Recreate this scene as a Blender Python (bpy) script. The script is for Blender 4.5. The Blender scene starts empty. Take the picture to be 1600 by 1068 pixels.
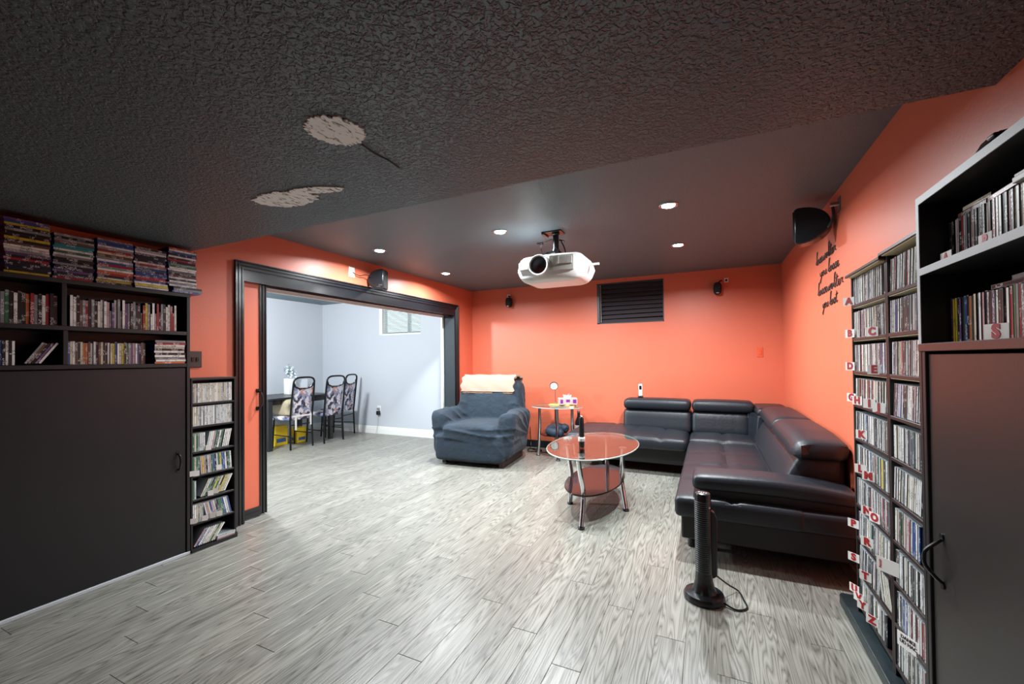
import bpy, math, random
from mathutils import Vector, Matrix
R = random.Random(7)
PI = math.pi
scn = bpy.context.scene
col = scn.collection

# ------------------------------------------------------------------ camera
cd = bpy.data.cameras.new('camera')
cd.sensor_width = 36.0
cd.lens = 36.0 * 655.0 / 1600.0
cd.shift_y = 18.8 / 1600.0
cd.clip_start = 0.05
cam = bpy.data.objects.new('camera', cd)
col.objects.link(cam)
YAW, PITCH, ROLL = 0.44029, 0.01283, 0.01045
cam.matrix_world = (Matrix.Translation((0, 0, 1.30)) @ Matrix.Rotation(YAW, 4, 'Z')
                    @ Matrix.Rotation(PI / 2 + PITCH, 4, 'X') @ Matrix.Rotation(-ROLL, 4, 'Z'))
scn.camera = cam

# ------------------------------------------------------------------ world, exposure
w = bpy.data.worlds.new('daylight')
scn.world = w
w.use_nodes = True
bg = w.node_tree.nodes['Background']
bg.inputs[0].default_value = (0.80, 0.90, 1.0, 1)
bg.inputs[1].default_value = 1.9
scn.view_settings.view_transform = 'Standard'
scn.view_settings.look = 'None'
scn.view_settings.gamma = 1.0
scn.view_settings.exposure = 0.0
scn.view_settings.use_curve_mapping = False
scn.cycles.use_denoising = True
scn.cycles.max_bounces = 10
scn.cycles.diffuse_bounces = 6
scn.cycles.sample_clamp_indirect = 8.0
scn.cycles.caustics_reflective = False
scn.cycles.caustics_refractive = False

# ------------------------------------------------------------------ lamps
def area(name, loc, size, watts, color=(1, 1, 1), spread=PI, rot=(0, 0, 0), sy=None):
    l = bpy.data.lights.new(name, 'AREA')
    l.shape = 'DISK' if sy is None else 'RECTANGLE'
    l.size = size
    if sy is not None:
        l.size_y = sy
    l.energy = watts
    l.color = color
    l.spread = spread
    o = bpy.data.objects.new(name, l)
    o.location = loc
    o.rotation_euler = rot
    col.objects.link(o)
    return o
POTS = [(-2.93, 3.18), (-1.60, 3.18), (-0.25, 3.18), (-2.98, 4.40), (-1.60, 4.40), (-0.26, 4.34)]
for (x, y) in POTS:
    area('pot_light', (x, y, 2.372), 0.09, 48, (0.91, 0.97, 1.0), math.radians(164))
pl = bpy.data.lights.new('dining_light', 'POINT')
pl.energy = 300
pl.color = (0.95, 0.98, 1.0)
pl.shadow_soft_size = 0.12
po = bpy.data.objects.new('dining_light', pl)
po.location = (-5.0, 2.9, 2.10)
col.objects.link(po)
area('near_room_fill', (-1.5, -0.9, 2.07), 1.0, 8, (0.90, 0.96, 1.0), sy=1.0)  # added fill behind the camera, stands in for lighting in the near half

# ------------------------------------------------------------------ materials
def lin(h):
    c = [int(h[i:i + 2], 16) / 255 for i in (0, 2, 4)]
    return tuple(x / 12.92 if x <= 0.04045 else ((x + 0.055) / 1.055) ** 2.4 for x in c) + (1,)
class NT:
    def __init__(s, name):
        s.m = bpy.data.materials.new(name)
        s.m.use_nodes = True
        s.t = s.m.node_tree
        s.b = s.t.nodes['Principled BSDF']
    def n(s, typ, **k):
        nd = s.t.nodes.new(typ)
        for a, v in k.items():
            if a in nd.inputs:
                nd.inputs[a].default_value = v
            else:
                setattr(nd, a, v)
        return nd
    def l(s, a, b):
        s.t.links.new(a, b)
def mat(name, hexc, rough=0.5, metal=0.0, bump=0.0, bscale=60.0, bdist=0.01, var=0.0, vscale=6.0, spec=None, coat=0.0, sheen=0.0):
    q = NT(name)
    b = q.b
    c = lin(hexc)
    b.inputs['Base Color'].default_value = c
    b.inputs['Roughness'].default_value = rough
    b.inputs['Metallic'].default_value = metal
    if spec is not None:
        b.inputs['Specular IOR Level'].default_value = spec
    if coat:
        b.inputs['Coat Weight'].default_value = coat
        b.inputs['Coat Roughness'].default_value = 0.15
    if sheen:
        b.inputs['Sheen Weight'].default_value = sheen
    if bump or var:
        tc = q.n('ShaderNodeTexCoord')
    if var:
        ns = q.n('ShaderNodeTexNoise')
        ns.inputs['Scale'].default_value = vscale
        ns.inputs['Detail'].default_value = 6
        q.l(tc.outputs['Object'], ns.inputs['Vector'])
        mx = q.n('ShaderNodeMix', data_type='RGBA')
        mx.inputs[6].default_value = tuple(max(0, x * (1 - var)) for x in c[:3]) + (1,)
        mx.inputs[7].default_value = tuple(min(1, x * (1 + var)) for x in c[:3]) + (1,)
        q.l(ns.outputs[0], mx.inputs[0])
        q.l(mx.outputs[2], b.inputs['Base Color'])
    if bump:
        nb = q.n('ShaderNodeTexNoise')
        nb.inputs['Scale'].default_value = bscale
        nb.inputs['Detail'].default_value = 4
        q.l(tc.outputs['Object'], nb.inputs['Vector'])
        bp = q.n('ShaderNodeBump')
        bp.inputs['Strength'].default_value = bump
        bp.inputs['Distance'].default_value = bdist
        q.l(nb.outputs[0], bp.inputs['Height'])
        q.l(bp.outputs[0], b.inputs['Normal'])
    return q.m
def emit(name, color, s):
    q = NT(name)
    q.b.inputs['Base Color'].default_value = (0, 0, 0, 1)
    q.b.inputs['Emission Color'].default_value = color
    q.b.inputs['Emission Strength'].default_value = s
    return q.m
M = {}
M['orange'] = mat('orange_paint', 'D86F53', 0.42, bump=0.12, bscale=90, bdist=0.004)
M['grey_wall'] = mat('pale_grey_paint', 'C6CBD2', 0.55, bump=0.05, bscale=120, bdist=0.003)
M['white'] = mat('white_paint', 'EDEDEA', 0.4)
M['blackpaint'] = mat('black_gloss_paint', '16181C', 0.28, coat=0.3)
M['blackwood'] = mat('black_stained_board', '1B1B1C', 0.42, bump=0.08, bscale=200, bdist=0.002, var=0.25, vscale=3)
M['brownwood'] = mat('dark_brown_board', '2A1F1E', 0.4, bump=0.06, bscale=160, bdist=0.002)
M['cream'] = mat('raw_board_underside', 'CDBD98', 0.7)
M['edge'] = mat('speckled_edge_band', 'BFC5CA', 0.5, var=0.45, vscale=420)
M['gslat'] = mat('off_white_slat', 'B4BABA', 0.5)
M['chrome'] = mat('chrome', 'E3E5E8', 0.08, 1.0)
M['steel'] = mat('brushed_steel', 'A9ABAE', 0.3, 1.0)
M['plastic'] = mat('black_plastic', '17191C', 0.26)
M['matteblack'] = mat('matte_black', '0D0E10', 0.6)
M['wplastic'] = mat('white_plastic', 'F1F1EF', 0.3)
M['gplastic'] = mat('grey_plastic', 'A9A9A2', 0.45)
M['leather'] = mat('black_leather', '1F242B', 0.42, bump=0.22, bscale=38, bdist=0.006, spec=0.42)
M['leather_dull'] = mat('black_leather_panel', '0F1013', 0.5, bump=0.1, bscale=60, bdist=0.004)
M['cover'] = mat('navy_slipcover', '152634', 0.85, bump=0.5, bscale=18, bdist=0.02, var=0.5, vscale=5, sheen=0.08)
M['towel'] = mat('beige_towel', 'A08A7A', 0.95, bump=0.5, bscale=120, bdist=0.006)
M['tube'] = mat('dark_tube_metal', '1E2022', 0.25, 0.6)
M['tabletop'] = mat('black_table', '232528', 0.35)
M['red'] = mat('red_letter', 'B0151C', 0.5)
M['card'] = mat('white_card', 'E9E6E2', 0.7)
M['ink'] = mat('dark_ink', '201010', 0.6)
M['yellow'] = mat('yellow_carton', 'F2CE14', 0.5, var=0.15, vscale=25)
M['blueprint'] = mat('blue_print', '3F5F9C', 0.5)
M['beige'] = mat('beige_canvas', 'A99F85', 0.9, bump=0.3, bscale=60)
M['petal'] = mat('pale_petals', 'DCE6EC', 0.7)
M['leaf'] = mat('grey_green_leaf', '7C8C80', 0.7)
M['plate_orange'] = mat('orange_wall_plate', 'E0623F', 0.4)
M['plate_brown'] = mat('brown_wall_plate', '3A241E', 0.45)
M['navy'] = mat('navy_velour', '1B2A3C', 0.7, bump=0.3, bscale=50)
M['purple'] = mat('purple_print', '7A1E86', 0.5)
M['paper'] = mat('tissue_paper', 'D8D4CE', 0.9)
M['jarorange'] = mat('orange_plastic', 'D8552C', 0.4)
M['black_blind'] = mat('black_blind_slat', '4A4448', 0.35)
M['grille'] = mat('black_grille', '0B0C0D', 0.7, bump=0.6, bscale=400, bdist=0.003)
M['lamp'] = emit('lamp_glow', (1.0, 0.98, 0.95, 1), 40.0)
M['baseblack'] = mat('black_baseboard', '1C2128', 0.4)
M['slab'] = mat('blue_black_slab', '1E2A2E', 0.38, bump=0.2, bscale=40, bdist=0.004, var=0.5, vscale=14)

def ceiling_mat(name, hexc, sc, st):
    q = NT(name)
    tc = q.n('ShaderNodeTexCoord')
    q.b.inputs['Base Color'].default_value = lin(hexc)
    q.b.inputs['Roughness'].default_value = 0.42
    ns = q.n('ShaderNodeTexNoise')
    ns.inputs['Scale'].default_value = sc
    ns.inputs['Detail'].default_value = 3
    ns.inputs['Distortion'].default_value = 0.6
    q.l(tc.outputs['Object'], ns.inputs['Vector'])
    cr = q.n('ShaderNodeValToRGB')
    cr.color_ramp.elements[0].position = 0.42
    cr.color_ramp.elements[1].position = 0.58
    q.l(ns.outputs[0], cr.inputs[0])
    bp = q.n('ShaderNodeBump')
    bp.inputs['Strength'].default_value = st
    bp.inputs['Distance'].default_value = 0.012
    q.l(cr.outputs[0], bp.inputs['Height'])
    q.l(bp.outputs[0], q.b.inputs['Normal'])
    return q.m
M['ceil_near'] = ceiling_mat('black_knockdown_ceiling', '566469', 70, 0.8)
M['ceil_far'] = ceiling_mat('black_fine_ceiling', '5C7078', 120, 0.45)

def plaster():
    q = NT('bare_plaster')
    tc = q.n('ShaderNodeTexCoord')
    mp = q.n('ShaderNodeMapping')
    mp.inputs['Scale'].default_value = (60, 22, 1)
    mp.inputs['Rotation'].default_value = (0, 0, 0.5)
    q.l(tc.outputs['Object'], mp.inputs['Vector'])
    ns = q.n('ShaderNodeTexNoise')
    ns.inputs['Scale'].default_value = 1.0
    ns.inputs['Detail'].default_value = 6
    ns.inputs['Distortion'].default_value = 1.2
    q.l(mp.outputs[0], ns.inputs['Vector'])
    cr = q.n('ShaderNodeValToRGB')
    e = cr.color_ramp.elements
    e[0].position = 0.38; e[0].color = lin('6A6466')
    e[1].position = 0.46; e[1].color = lin('F2F1EF')
    q.l(ns.outputs[0], cr.inputs[0])
    q.l(cr.outputs[0], q.b.inputs['Base Color'])
    q.b.inputs['Roughness'].default_value = 0.9
    return q.m
M['plaster'] = plaster()

def wood_floor():
    q = NT('grey_oak_laminate')
    tc = q.n('ShaderNodeTexCoord')
    oi = q.n('ShaderNodeObjectInfo')
    mul = q.n('ShaderNodeVectorMath', operation='SCALE')
    cmb = q.n('ShaderNodeCombineXYZ')
    q.l(oi.outputs['Random'], cmb.inputs[0])
    q.l(oi.outputs['Random'], cmb.inputs[1])
    q.l(cmb.outputs[0], mul.inputs[0])
    mul.inputs['Scale'].default_value = 37.0
    add = q.n('ShaderNodeVectorMath', operation='ADD')
    q.l(tc.outputs['Object'], add.inputs[0])
    q.l(mul.outputs[0], add.inputs[1])
    mp = q.n('ShaderNodeMapping')
    mp.inputs['Scale'].default_value = (11.0, 0.75, 1)
    q.l(add.outputs[0], mp.inputs['Vector'])
    ns = q.n('ShaderNodeTexNoise')
    ns.inputs['Scale'].default_value = 1.0
    ns.inputs['Detail'].default_value = 2
    ns.inputs['Distortion'].default_value = 0.15
    q.l(mp.outputs[0], ns.inputs['Vector'])
    m2 = q.n('ShaderNodeMath', operation='MULTIPLY')
    m2.inputs[1].default_value = 44.0
    q.l(ns.outputs[0], m2.inputs[0])
    fr = q.n('ShaderNodeMath', operation='PINGPONG')
    fr.inputs[1].default_value = 1.0
    q.l(m2.outputs[0], fr.inputs[0])
    mp2 = q.n('ShaderNodeMapping')
    mp2.inputs['Scale'].default_value = (260, 5, 1)
    q.l(add.outputs[0], mp2.inputs['Vector'])
    n2 = q.n('ShaderNodeTexNoise')
    n2.inputs['Scale'].default_value = 1.0
    n2.inputs['Detail'].default_value = 3
    q.l(mp2.outputs[0], n2.inputs['Vector'])
    ad = q.n('ShaderNodeMath', operation='MULTIPLY')
    ad.inputs[1].default_value = 1.25
    q.l(n2.outputs[0], ad.inputs[0])
    mixf = q.n('ShaderNodeMix', data_type='FLOAT')
    mixf.inputs[0].default_value = 0.42
    q.l(fr.outputs[0], mixf.inputs[2])
    q.l(ad.outputs[0], mixf.inputs[3])
    cr = q.n('ShaderNodeValToRGB')
    e = cr.color_ramp.elements
    e[0].position = 0.16; e[0].color = lin('3E3D37')
    e[1].position = 0.80; e[1].color = lin('94928A')
    x = e.new(0.36); x.color = lin('77756D')
    q.l(mixf.outputs[0], cr.inputs[0])
    hs = q.n('ShaderNodeHueSaturation')
    mr = q.n('ShaderNodeMapRange')
    mr.inputs['To Min'].default_value = 0.86
    mr.inputs['To Max'].default_value = 1.10
    q.l(oi.outputs['Random'], mr.inputs[0])
    q.l(mr.outputs[0], hs.inputs['Value'])
    q.l(cr.outputs[0], hs.inputs['Color'])
    q.l(hs.outputs[0], q.b.inputs['Base Color'])
    q.b.inputs['Roughness'].default_value = 0.33
    bp = q.n('ShaderNodeBump')
    bp.inputs['Strength'].default_value = 0.12
    bp.inputs['Distance'].default_value = 0.003
    q.l(mixf.outputs[0], bp.inputs['Height'])
    q.l(bp.outputs[0], q.b.inputs['Normal'])
    return q.m
M['floor'] = wood_floor()

def spine(name, attr):
    q = NT(name)
    if attr:
        a = q.n('ShaderNodeAttribute', attribute_name='tint')
        rgb, alpha = a.outputs['Color'], a.outputs['Alpha']
        g = q.n('ShaderNodeNewGeometry')
        rnd = g.outputs['Random Per Island']
    else:
        a = q.n('ShaderNodeObjectInfo')
        rgb, alpha, rnd = a.outputs['Color'], a.outputs['Alpha'], a.outputs['Random']
    tc = q.n('ShaderNodeTexCoord')
    cmb = q.n('ShaderNodeCombineXYZ')
    m = q.n('ShaderNodeMath', operation='MULTIPLY')
    m.inputs[1].default_value = 91.0
    q.l(rnd, m.inputs[0])
    q.l(m.outputs[0], cmb.inputs[0])
    q.l(m.outputs[0], cmb.inputs[2])
    ad = q.n('ShaderNodeVectorMath', operation='ADD')
    q.l(tc.outputs['Object'], ad.inputs[0])
    q.l(cmb.outputs[0], ad.inputs[1])
    mp = q.n('ShaderNodeMapping')
    mp.inputs['Scale'].default_value = (1, 330, 170)
    q.l(ad.outputs[0], mp.inputs['Vector'])
    n1 = q.n('ShaderNodeTexNoise')
    n1.inputs['Scale'].default_value = 1.0
    n1.inputs['Detail'].default_value = 1
    q.l(mp.outputs[0], n1.inputs['Vector'])
    mp2 = q.n('ShaderNodeMapping')
    mp2.inputs['Scale'].default_value = (1, 1, 22)
    q.l(ad.outputs[0], mp2.inputs['Vector'])
    n2 = q.n('ShaderNodeTexNoise')
    n2.inputs['Scale'].default_value = 1.0
    n2.inputs['Detail'].default_value = 0
    q.l(mp2.outputs[0], n2.inputs['Vector'])
    c1 = q.n('ShaderNodeMath', operation='GREATER_THAN'); c1.inputs[1].default_value = 0.53
    c2 = q.n('ShaderNodeMath', operation='GREATER_THAN'); c2.inputs[1].default_value = 0.55
    q.l(n1.outputs[0], c1.inputs[0]); q.l(n2.outputs[0], c2.inputs[0])
    mu = q.n('ShaderNodeMath', operation='MULTIPLY')
    q.l(c1.outputs[0], mu.inputs[0]); q.l(c2.outputs[0], mu.inputs[1])
    m3 = q.n('ShaderNodeMath', operation='MULTIPLY'); m3.inputs[1].default_value = 0.65
    q.l(mu.outputs[0], m3.inputs[0])
    mx = q.n('ShaderNodeMix', data_type='RGBA')
    q.l(m3.outputs[0], mx.inputs[0])
    q.l(rgb, mx.inputs[6])
    cc = q.n('ShaderNodeCombineColor')
    for i in range(3):
        q.l(alpha, cc.inputs[i])
    q.l(cc.outputs[0], mx.inputs[7])
    q.l(mx.outputs[2], q.b.inputs['Base Color'])
    q.b.inputs['Roughness'].default_value = 0.3
    return q.m
M['spine'] = spine('printed_spine', False)
M['spine_mass'] = spine('printed_spine_mass', True)
M['shell_clear'] = mat('clear_case_plastic', '9CA2A6', 0.2)
M['shell_black'] = mat('black_case_plastic', '121316', 0.3)
M['shell_blue'] = mat('blue_case_plastic', '12307E', 0.25)

def fabric_print():
    q = NT('patterned_upholstery')
    tc = q.n('ShaderNodeTexCoord')
    vo = q.n('ShaderNodeTexVoronoi')
    vo.inputs['Scale'].default_value = 24
    nz = q.n('ShaderNodeTexNoise')
    nz.inputs['Scale'].default_value = 14
    q.l(tc.outputs['Object'], nz.inputs['Vector'])
    mxv = q.n('ShaderNodeMix', data_type='VECTOR')
    mxv.inputs[0].default_value = 0.12
    q.l(tc.outputs['Object'], mxv.inputs[4])
    q.l(nz.outputs[1], mxv.inputs[5])
    q.l(mxv.outputs[1], vo.inputs['Vector'])
    sp = q.n('ShaderNodeSeparateColor')
    q.l(vo.outputs['Color'], sp.inputs[0])
    cr = q.n('ShaderNodeValToRGB')
    cr.color_ramp.interpolation = 'CONSTANT'
    e = cr.color_ramp.elements
    e[0].position = 0; e[0].color = lin('C9C3CC')
    e[1].position = 0.3; e[1].color = lin('8A8DA6')
    for p, h in ((0.5, 'B98A80'), (0.62, 'D8D3D8'), (0.78, '3A3442'), (0.88, '6A7390')):
        x = e.new(p); x.color = lin(h)
    q.l(sp.outputs[0], cr.inputs[0])
    q.l(cr.outputs[0], q.b.inputs['Base Color'])
    q.b.inputs['Roughness'].default_value = 0.9
    return q.m
M['print'] = fabric_print()

def glass(name, color, rough=0.0):
    q = NT(name)
    q.b.inputs['Base Color'].default_value = color
    q.b.inputs['Transmission Weight'].default_value = 1.0
    q.b.inputs['Roughness'].default_value = rough
    q.b.inputs['IOR'].default_value = 1.45
    return q.m
def thin_glass():
    q = NT('clear_glass')
    lw = q.n('ShaderNodeLayerWeight')
    lw.inputs[0].default_value = 0.5
    pw = q.n('ShaderNodeMath', operation='POWER'); pw.inputs[1].default_value = 3.5
    q.l(lw.outputs['Facing'], pw.inputs[0])
    fr = q.n('ShaderNodeMath', operation='MULTIPLY_ADD'); fr.inputs[1].default_value = 0.75; fr.inputs[2].default_value = 0.05
    q.l(pw.outputs[0], fr.inputs[0])
    tr = q.n('ShaderNodeBsdfTransparent')
    tr.inputs[0].default_value = (0.90, 0.95, 0.93, 1)
    gl = q.n('ShaderNodeBsdfGlossy')
    gl.inputs['Roughness'].default_value = 0.02
    mx = q.n('ShaderNodeMixShader')
    q.l(fr.outputs[0], mx.inputs[0]); q.l(tr.outputs[0], mx.inputs[1]); q.l(gl.outputs[0], mx.inputs[2])
    q.l(mx.outputs[0], q.t.nodes['Material Output'].inputs['Surface'])
    return q.m
M['glass'] = thin_glass()
M['glass_edge'] = mat('glass_rim', 'A9BDB6', 0.12)
M['darkglass'] = mat('black_glass', '1A1014', 0.10, spec=0.35)

# ------------------------------------------------------------------ mesh helpers
ORG = {}
class MB:
    def __init__(s):
        s.v, s.f, s.mi, s.cur = [], [], [], 0
    def add(s, vs, fs, m=None):
        o = len(s.v)
        s.v.extend(Vector(v) for v in vs)
        for f in fs:
            s.f.append(tuple(i + o for i in f))
            s.mi.append(s.cur if m is None else m)
        return s
    def box(s, x0, x1, y0, y1, z0, z1, T=None, m=None):
        vs = [Vector(p) for p in ((x0, y0, z0), (x1, y0, z0), (x1, y1, z0), (x0, y1, z0), (x0, y0, z1), (x1, y0, z1), (x1, y1, z1), (x0, y1, z1))]
        if T is not None:
            vs = [T @ v for v in vs]
        return s.add(vs, [(0, 3, 2, 1), (4, 5, 6, 7), (0, 1, 5, 4), (1, 2, 6, 5), (2, 3, 7, 6), (3, 0, 4, 7)], m)
    def tube(s, pts, r, n=8, closed=False, m=None):
        pts = [Vector(p) for p in pts]
        N = len(pts)
        rs = r if isinstance(r, (list, tuple)) else [r] * N
        tang = []
        for i in range(N):
            a = pts[(i - 1) % N] if (closed or i > 0) else pts[0]
            b = pts[(i + 1) % N] if (closed or i < N - 1) else pts[-1]
            t = (b - a)
            tang.append(t.normalized() if t.length > 1e-9 else Vector((0, 0, 1)))
        up = Vector((0, 0, 1)) if abs(tang[0].z) < 0.9 else Vector((1, 0, 0))
        u = tang[0].cross(up).normalized()
        vs, fs = [], []
        for i in range(N):
            u = (u - tang[i] * u.dot(tang[i])).normalized()
            v = tang[i].cross(u)
            for k in range(n):
                a = 2 * PI * k / n
                vs.append(pts[i] + (u * math.cos(a) + v * math.sin(a)) * rs[i])
        for i in range(N if closed else N - 1):
            j = (i + 1) % N
            for k in range(n):
                fs.append((i * n + k, i * n + (k + 1) % n, j * n + (k + 1) % n, j * n + k))
        if not closed:
            fs.append(tuple(range(n - 1, -1, -1)))
            fs.append(tuple((N - 1) * n + k for k in range(n)))
        return s.add(vs, fs, m)
    def lathe(s, prof, c=(0, 0, 0), n=24, T=None, m=None, sx=1.0, sy=1.0):
        vs, fs = [], []
        for (r, z) in prof:
            for k in range(n):
                a = 2 * PI * k / n
                p = Vector((r * math.cos(a) * sx, r * math.sin(a) * sy, z))
                vs.append((T @ p if T is not None else p) + Vector(c))
        for i in range(len(prof) - 1):
            for k in range(n):
                fs.append((i * n + k, i * n + (k + 1) % n, (i + 1) * n + (k + 1) % n, (i + 1) * n + k))
        fs.append(tuple(range(n - 1, -1, -1)))
        fs.append(tuple((len(prof) - 1) * n + k for k in range(n)))
        return s.add(vs, fs, m)
    def prism(s, prof, f0, f1, m=None):
        """prof: 2D loop; f0/f1 map a 2D point to 3D at both ends"""
        n = len(prof)
        vs = [Vector(f0(*p)) for p in prof] + [Vector(f1(*p)) for p in prof]
        fs = [(i, (i + 1) % n, n + (i + 1) % n, n + i) for i in range(n)]
        fs += [tuple(range(n - 1, -1, -1)), tuple(range(n, 2 * n))]
        return s.add(vs, fs, m)
    def soft(s, x0, x1, y0, y1, z0, z1, r, seg=0.05, crown=0.0, fn=None, T=None, m=None):
        """rounded, gently crowned pad"""
        def ticks(a, b):
            n = max(1, int(round((b - a - 2 * r) / seg)))
            t = [a, a + 0.12 * r, a + 0.4 * r]
            t += [a + r + (b - a - 2 * r) * i / n for i in range(n + 1)]
            t += [b - 0.4 * r, b - 0.12 * r, b]
            return t
        X, Y, Z = ticks(x0, x1), ticks(y0, y1), ticks(z0, z1)
        idx, vs, fs = {}, [], []
        def vert(i, j, k):
            key = (i, j, k)
            if key in idx:
                return idx[key]
            p = Vector((X[i], Y[j], Z[k]))
            q = Vector((min(max(p.x, x0 + r), x1 - r), min(max(p.y, y0 + r), y1 - r), min(max(p.z, z0 + r), z1 - r)))
            d = p - q
            p2 = q + d.normalized() * r if d.length > 1e-9 else p
            if crown and k > 3:
                a = math.sin(PI * (X[i] - x0) / (x1 - x0)); b = math.sin(PI * (Y[j] - y0) / (y1 - y0))
                p2.z += crown * max(0, a) ** 0.6 * max(0, b) ** 0.6 * (Z[k] - z0) / (z1 - z0)
            if fn:
                p2 = fn(p2)
            if T is not None:
                p2 = T @ p2
            idx[key] = len(vs)
            vs.append(p2)
            return idx[key]
        a, b, c = len(X) - 1, len(Y) - 1, len(Z) - 1
        for i in range(a):
            for j in range(b):
                fs.append((vert(i, j, 0), vert(i, j + 1, 0), vert(i + 1, j + 1, 0), vert(i + 1, j, 0)))
                fs.append((vert(i, j, c), vert(i + 1, j, c), vert(i + 1, j + 1, c), vert(i, j + 1, c)))
        for i in range(a):
            for k in range(c):
                fs.append((vert(i, 0, k), vert(i + 1, 0, k), vert(i + 1, 0, k + 1), vert(i, 0, k + 1)))
                fs.append((vert(i, b, k), vert(i, b, k + 1), vert(i + 1, b, k + 1), vert(i + 1, b, k)))
        for j in range(b):
            for k in range(c):
                fs.append((vert(0, j, k), vert(0, j, k + 1), vert(0, j + 1, k + 1), vert(0, j + 1, k)))
                fs.append((vert(a, j, k), vert(a, j + 1, k), vert(a, j + 1, k + 1), vert(a, j, k + 1)))
        return s.add(vs, fs, m)
    def mesh(s, name, mats, off=None, smooth=True):
        me = bpy.data.meshes.new(name)
        vv = [v - off for v in s.v] if off is not None else s.v
        me.from_pydata([tuple(v) for v in vv], [], s.f)
        for m in (mats if isinstance(mats, (list, tuple)) else [mats]):
            me.materials.append(m)
        if any(s.mi):
            me.polygons.foreach_set('material_index', s.mi)
        if smooth:
            me.polygons.foreach_set('use_smooth', [True] * len(me.polygons))
            me.set_sharp_from_angle(angle=math.radians(38))
        me.update()
        return me
    def build(s, name, mats, parent=None, loc=None, smooth=True, bevel=0.0, seg=2):
        off = Vector(loc) if loc is not None else (ORG.get(parent.name) if parent is not None else None)
        o = bpy.data.objects.new(name, s.mesh(name, mats, off, smooth))
        col.objects.link(o)
        if loc is not None:
            o.location = loc
            ORG[o.name] = Vector(loc)
        if parent is not None:
            o.parent = parent
            ORG[o.name] = ORG.get(parent.name, Vector((0, 0, 0)))
        if bevel:
            b = o.modifiers.new('edge', 'BEVEL')
            b.width = bevel
            b.segments = seg
            b.limit_method = 'ANGLE'
            b.angle_limit = math.radians(40)
        return o
def tag(o, label, cat, group=None, kind=None):
    o['label'] = label
    o['category'] = cat
    if group:
        o['group'] = group
    if kind:
        o['kind'] = kind
    return o
def thing(name, label, cat, loc, group=None, local=False, rz=0.0):
    o = bpy.data.objects.new(name, None)
    o.empty_display_size = 0.1
    o.location = loc
    o.rotation_euler = (0, 0, rz)
    col.objects.link(o)
    ORG[o.name] = Vector((0, 0, 0)) if local else Vector(loc)
    return tag(o, label, cat, group)
def struct(o):
    o['kind'] = 'structure'
    return o
def clone(root, loc, rz, label, group=None):
    c = root.copy()
    col.objects.link(c)
    c.location = loc
    c.rotation_euler = (0, 0, rz)
    c['label'] = label
    if group:
        c['group'] = group
    for ch in list(root.children):
        k = ch.copy(); col.objects.link(k); k.parent = c
        for g in list(ch.children):
            d = g.copy(); col.objects.link(d); d.parent = k
    return c
def bez(p0, p1, p2, n=8):
    p0, p1, p2 = Vector(p0), Vector(p1), Vector(p2)
    return [p0 * (1 - t) ** 2 + p1 * 2 * t * (1 - t) + p2 * t * t for t in [i / n for i in range(n + 1)]]
def spl(pts, n=6):
    """Catmull-Rom through pts"""
    P = [Vector(p) for p in pts]
    P = [P[0]] + P + [P[-1]]
    out = []
    for i in range(1, len(P) - 2):
        for k in range(n):
            t = k / n
            a, b, c, d = P[i - 1], P[i], P[i + 1], P[i + 2]
            out.append(0.5 * ((2 * b) + (c - a) * t + (2 * a - 5 * b + 4 * c - d) * t * t + (3 * b - a - 3 * c + d) * t ** 3))
    out.append(P[-2])
    return out
UNITS = ['', 'first', 'second', 'third', 'fourth', 'fifth', 'sixth', 'seventh', 'eighth', 'ninth', 'tenth', 'eleventh', 'twelfth', 'thirteenth',
         'fourteenth', 'fifteenth', 'sixteenth', 'seventeenth', 'eighteenth', 'nineteenth']
def ordw(n):
    if n < 20:
        return UNITS[n]
    t, u = divmod(n, 10)
    return ['', '', 'twentieth', 'thirtieth', 'fortieth', 'fiftieth'][t] if u == 0 else ['', '', 'twenty', 'thirty', 'forty', 'fifty'][t] + '-' + UNITS[u]

# ================================================================== ROOM SHELL
XL, XR, YB, ZF, ZN, YS = -3.417, 0.777, 5.78, 2.39, 2.096, 1.726
XD, YR = -6.774, -2.6
# floor: a dark underlay and one object per plank
fl = struct(MB().box(XD - 0.1, XR + 0.1, YR - 0.1, YB + 0.1, -0.06, -0.0085).build('floor', M['floor'], smooth=False))
PW, PL = 0.128, 1.21
def plank_mesh():
    b = MB()
    c = 0.002
    h = 0.008
    w2 = PW
    vs = [(0, 0, -h), (w2, 0, -h), (w2, 1, -h), (0, 1, -h), (0, 0, -c), (w2, 0, -c), (w2, 1, -c), (0, 1, -c),
          (c, c, 0), (w2 - c, c, 0), (w2 - c, 1 - c, 0), (c, 1 - c, 0)]
    fs = [(0, 3, 2, 1), (0, 1, 5, 4), (1, 2, 6, 5), (2, 3, 7, 6), (3, 0, 4, 7), (4, 5, 9, 8), (5, 6, 10, 9), (6, 7, 11, 10), (7, 4, 8, 11), (8, 9, 10, 11)]
    b.add(vs, fs)
    return b.mesh('plank', M['floor'], smooth=False)
PM = {}
def plank(x, y0, y1):
    L = round(y1 - y0, 3)
    if L not in PM:
        me = plank_mesh()
        for v in me.vertices:
            v.co.y = (v.co.y * L) if v.co.y in (0, 1) else (v.co.y if v.co.y < 0.5 else L - 0.002)
        PM[L] = me
    o = bpy.data.objects.new('plank', PM[L])
    o.location = (x, y0, 0)
    o.parent = fl
    col.objects.link(o)
nrow = int((XR - XD) / PW) + 1
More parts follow.
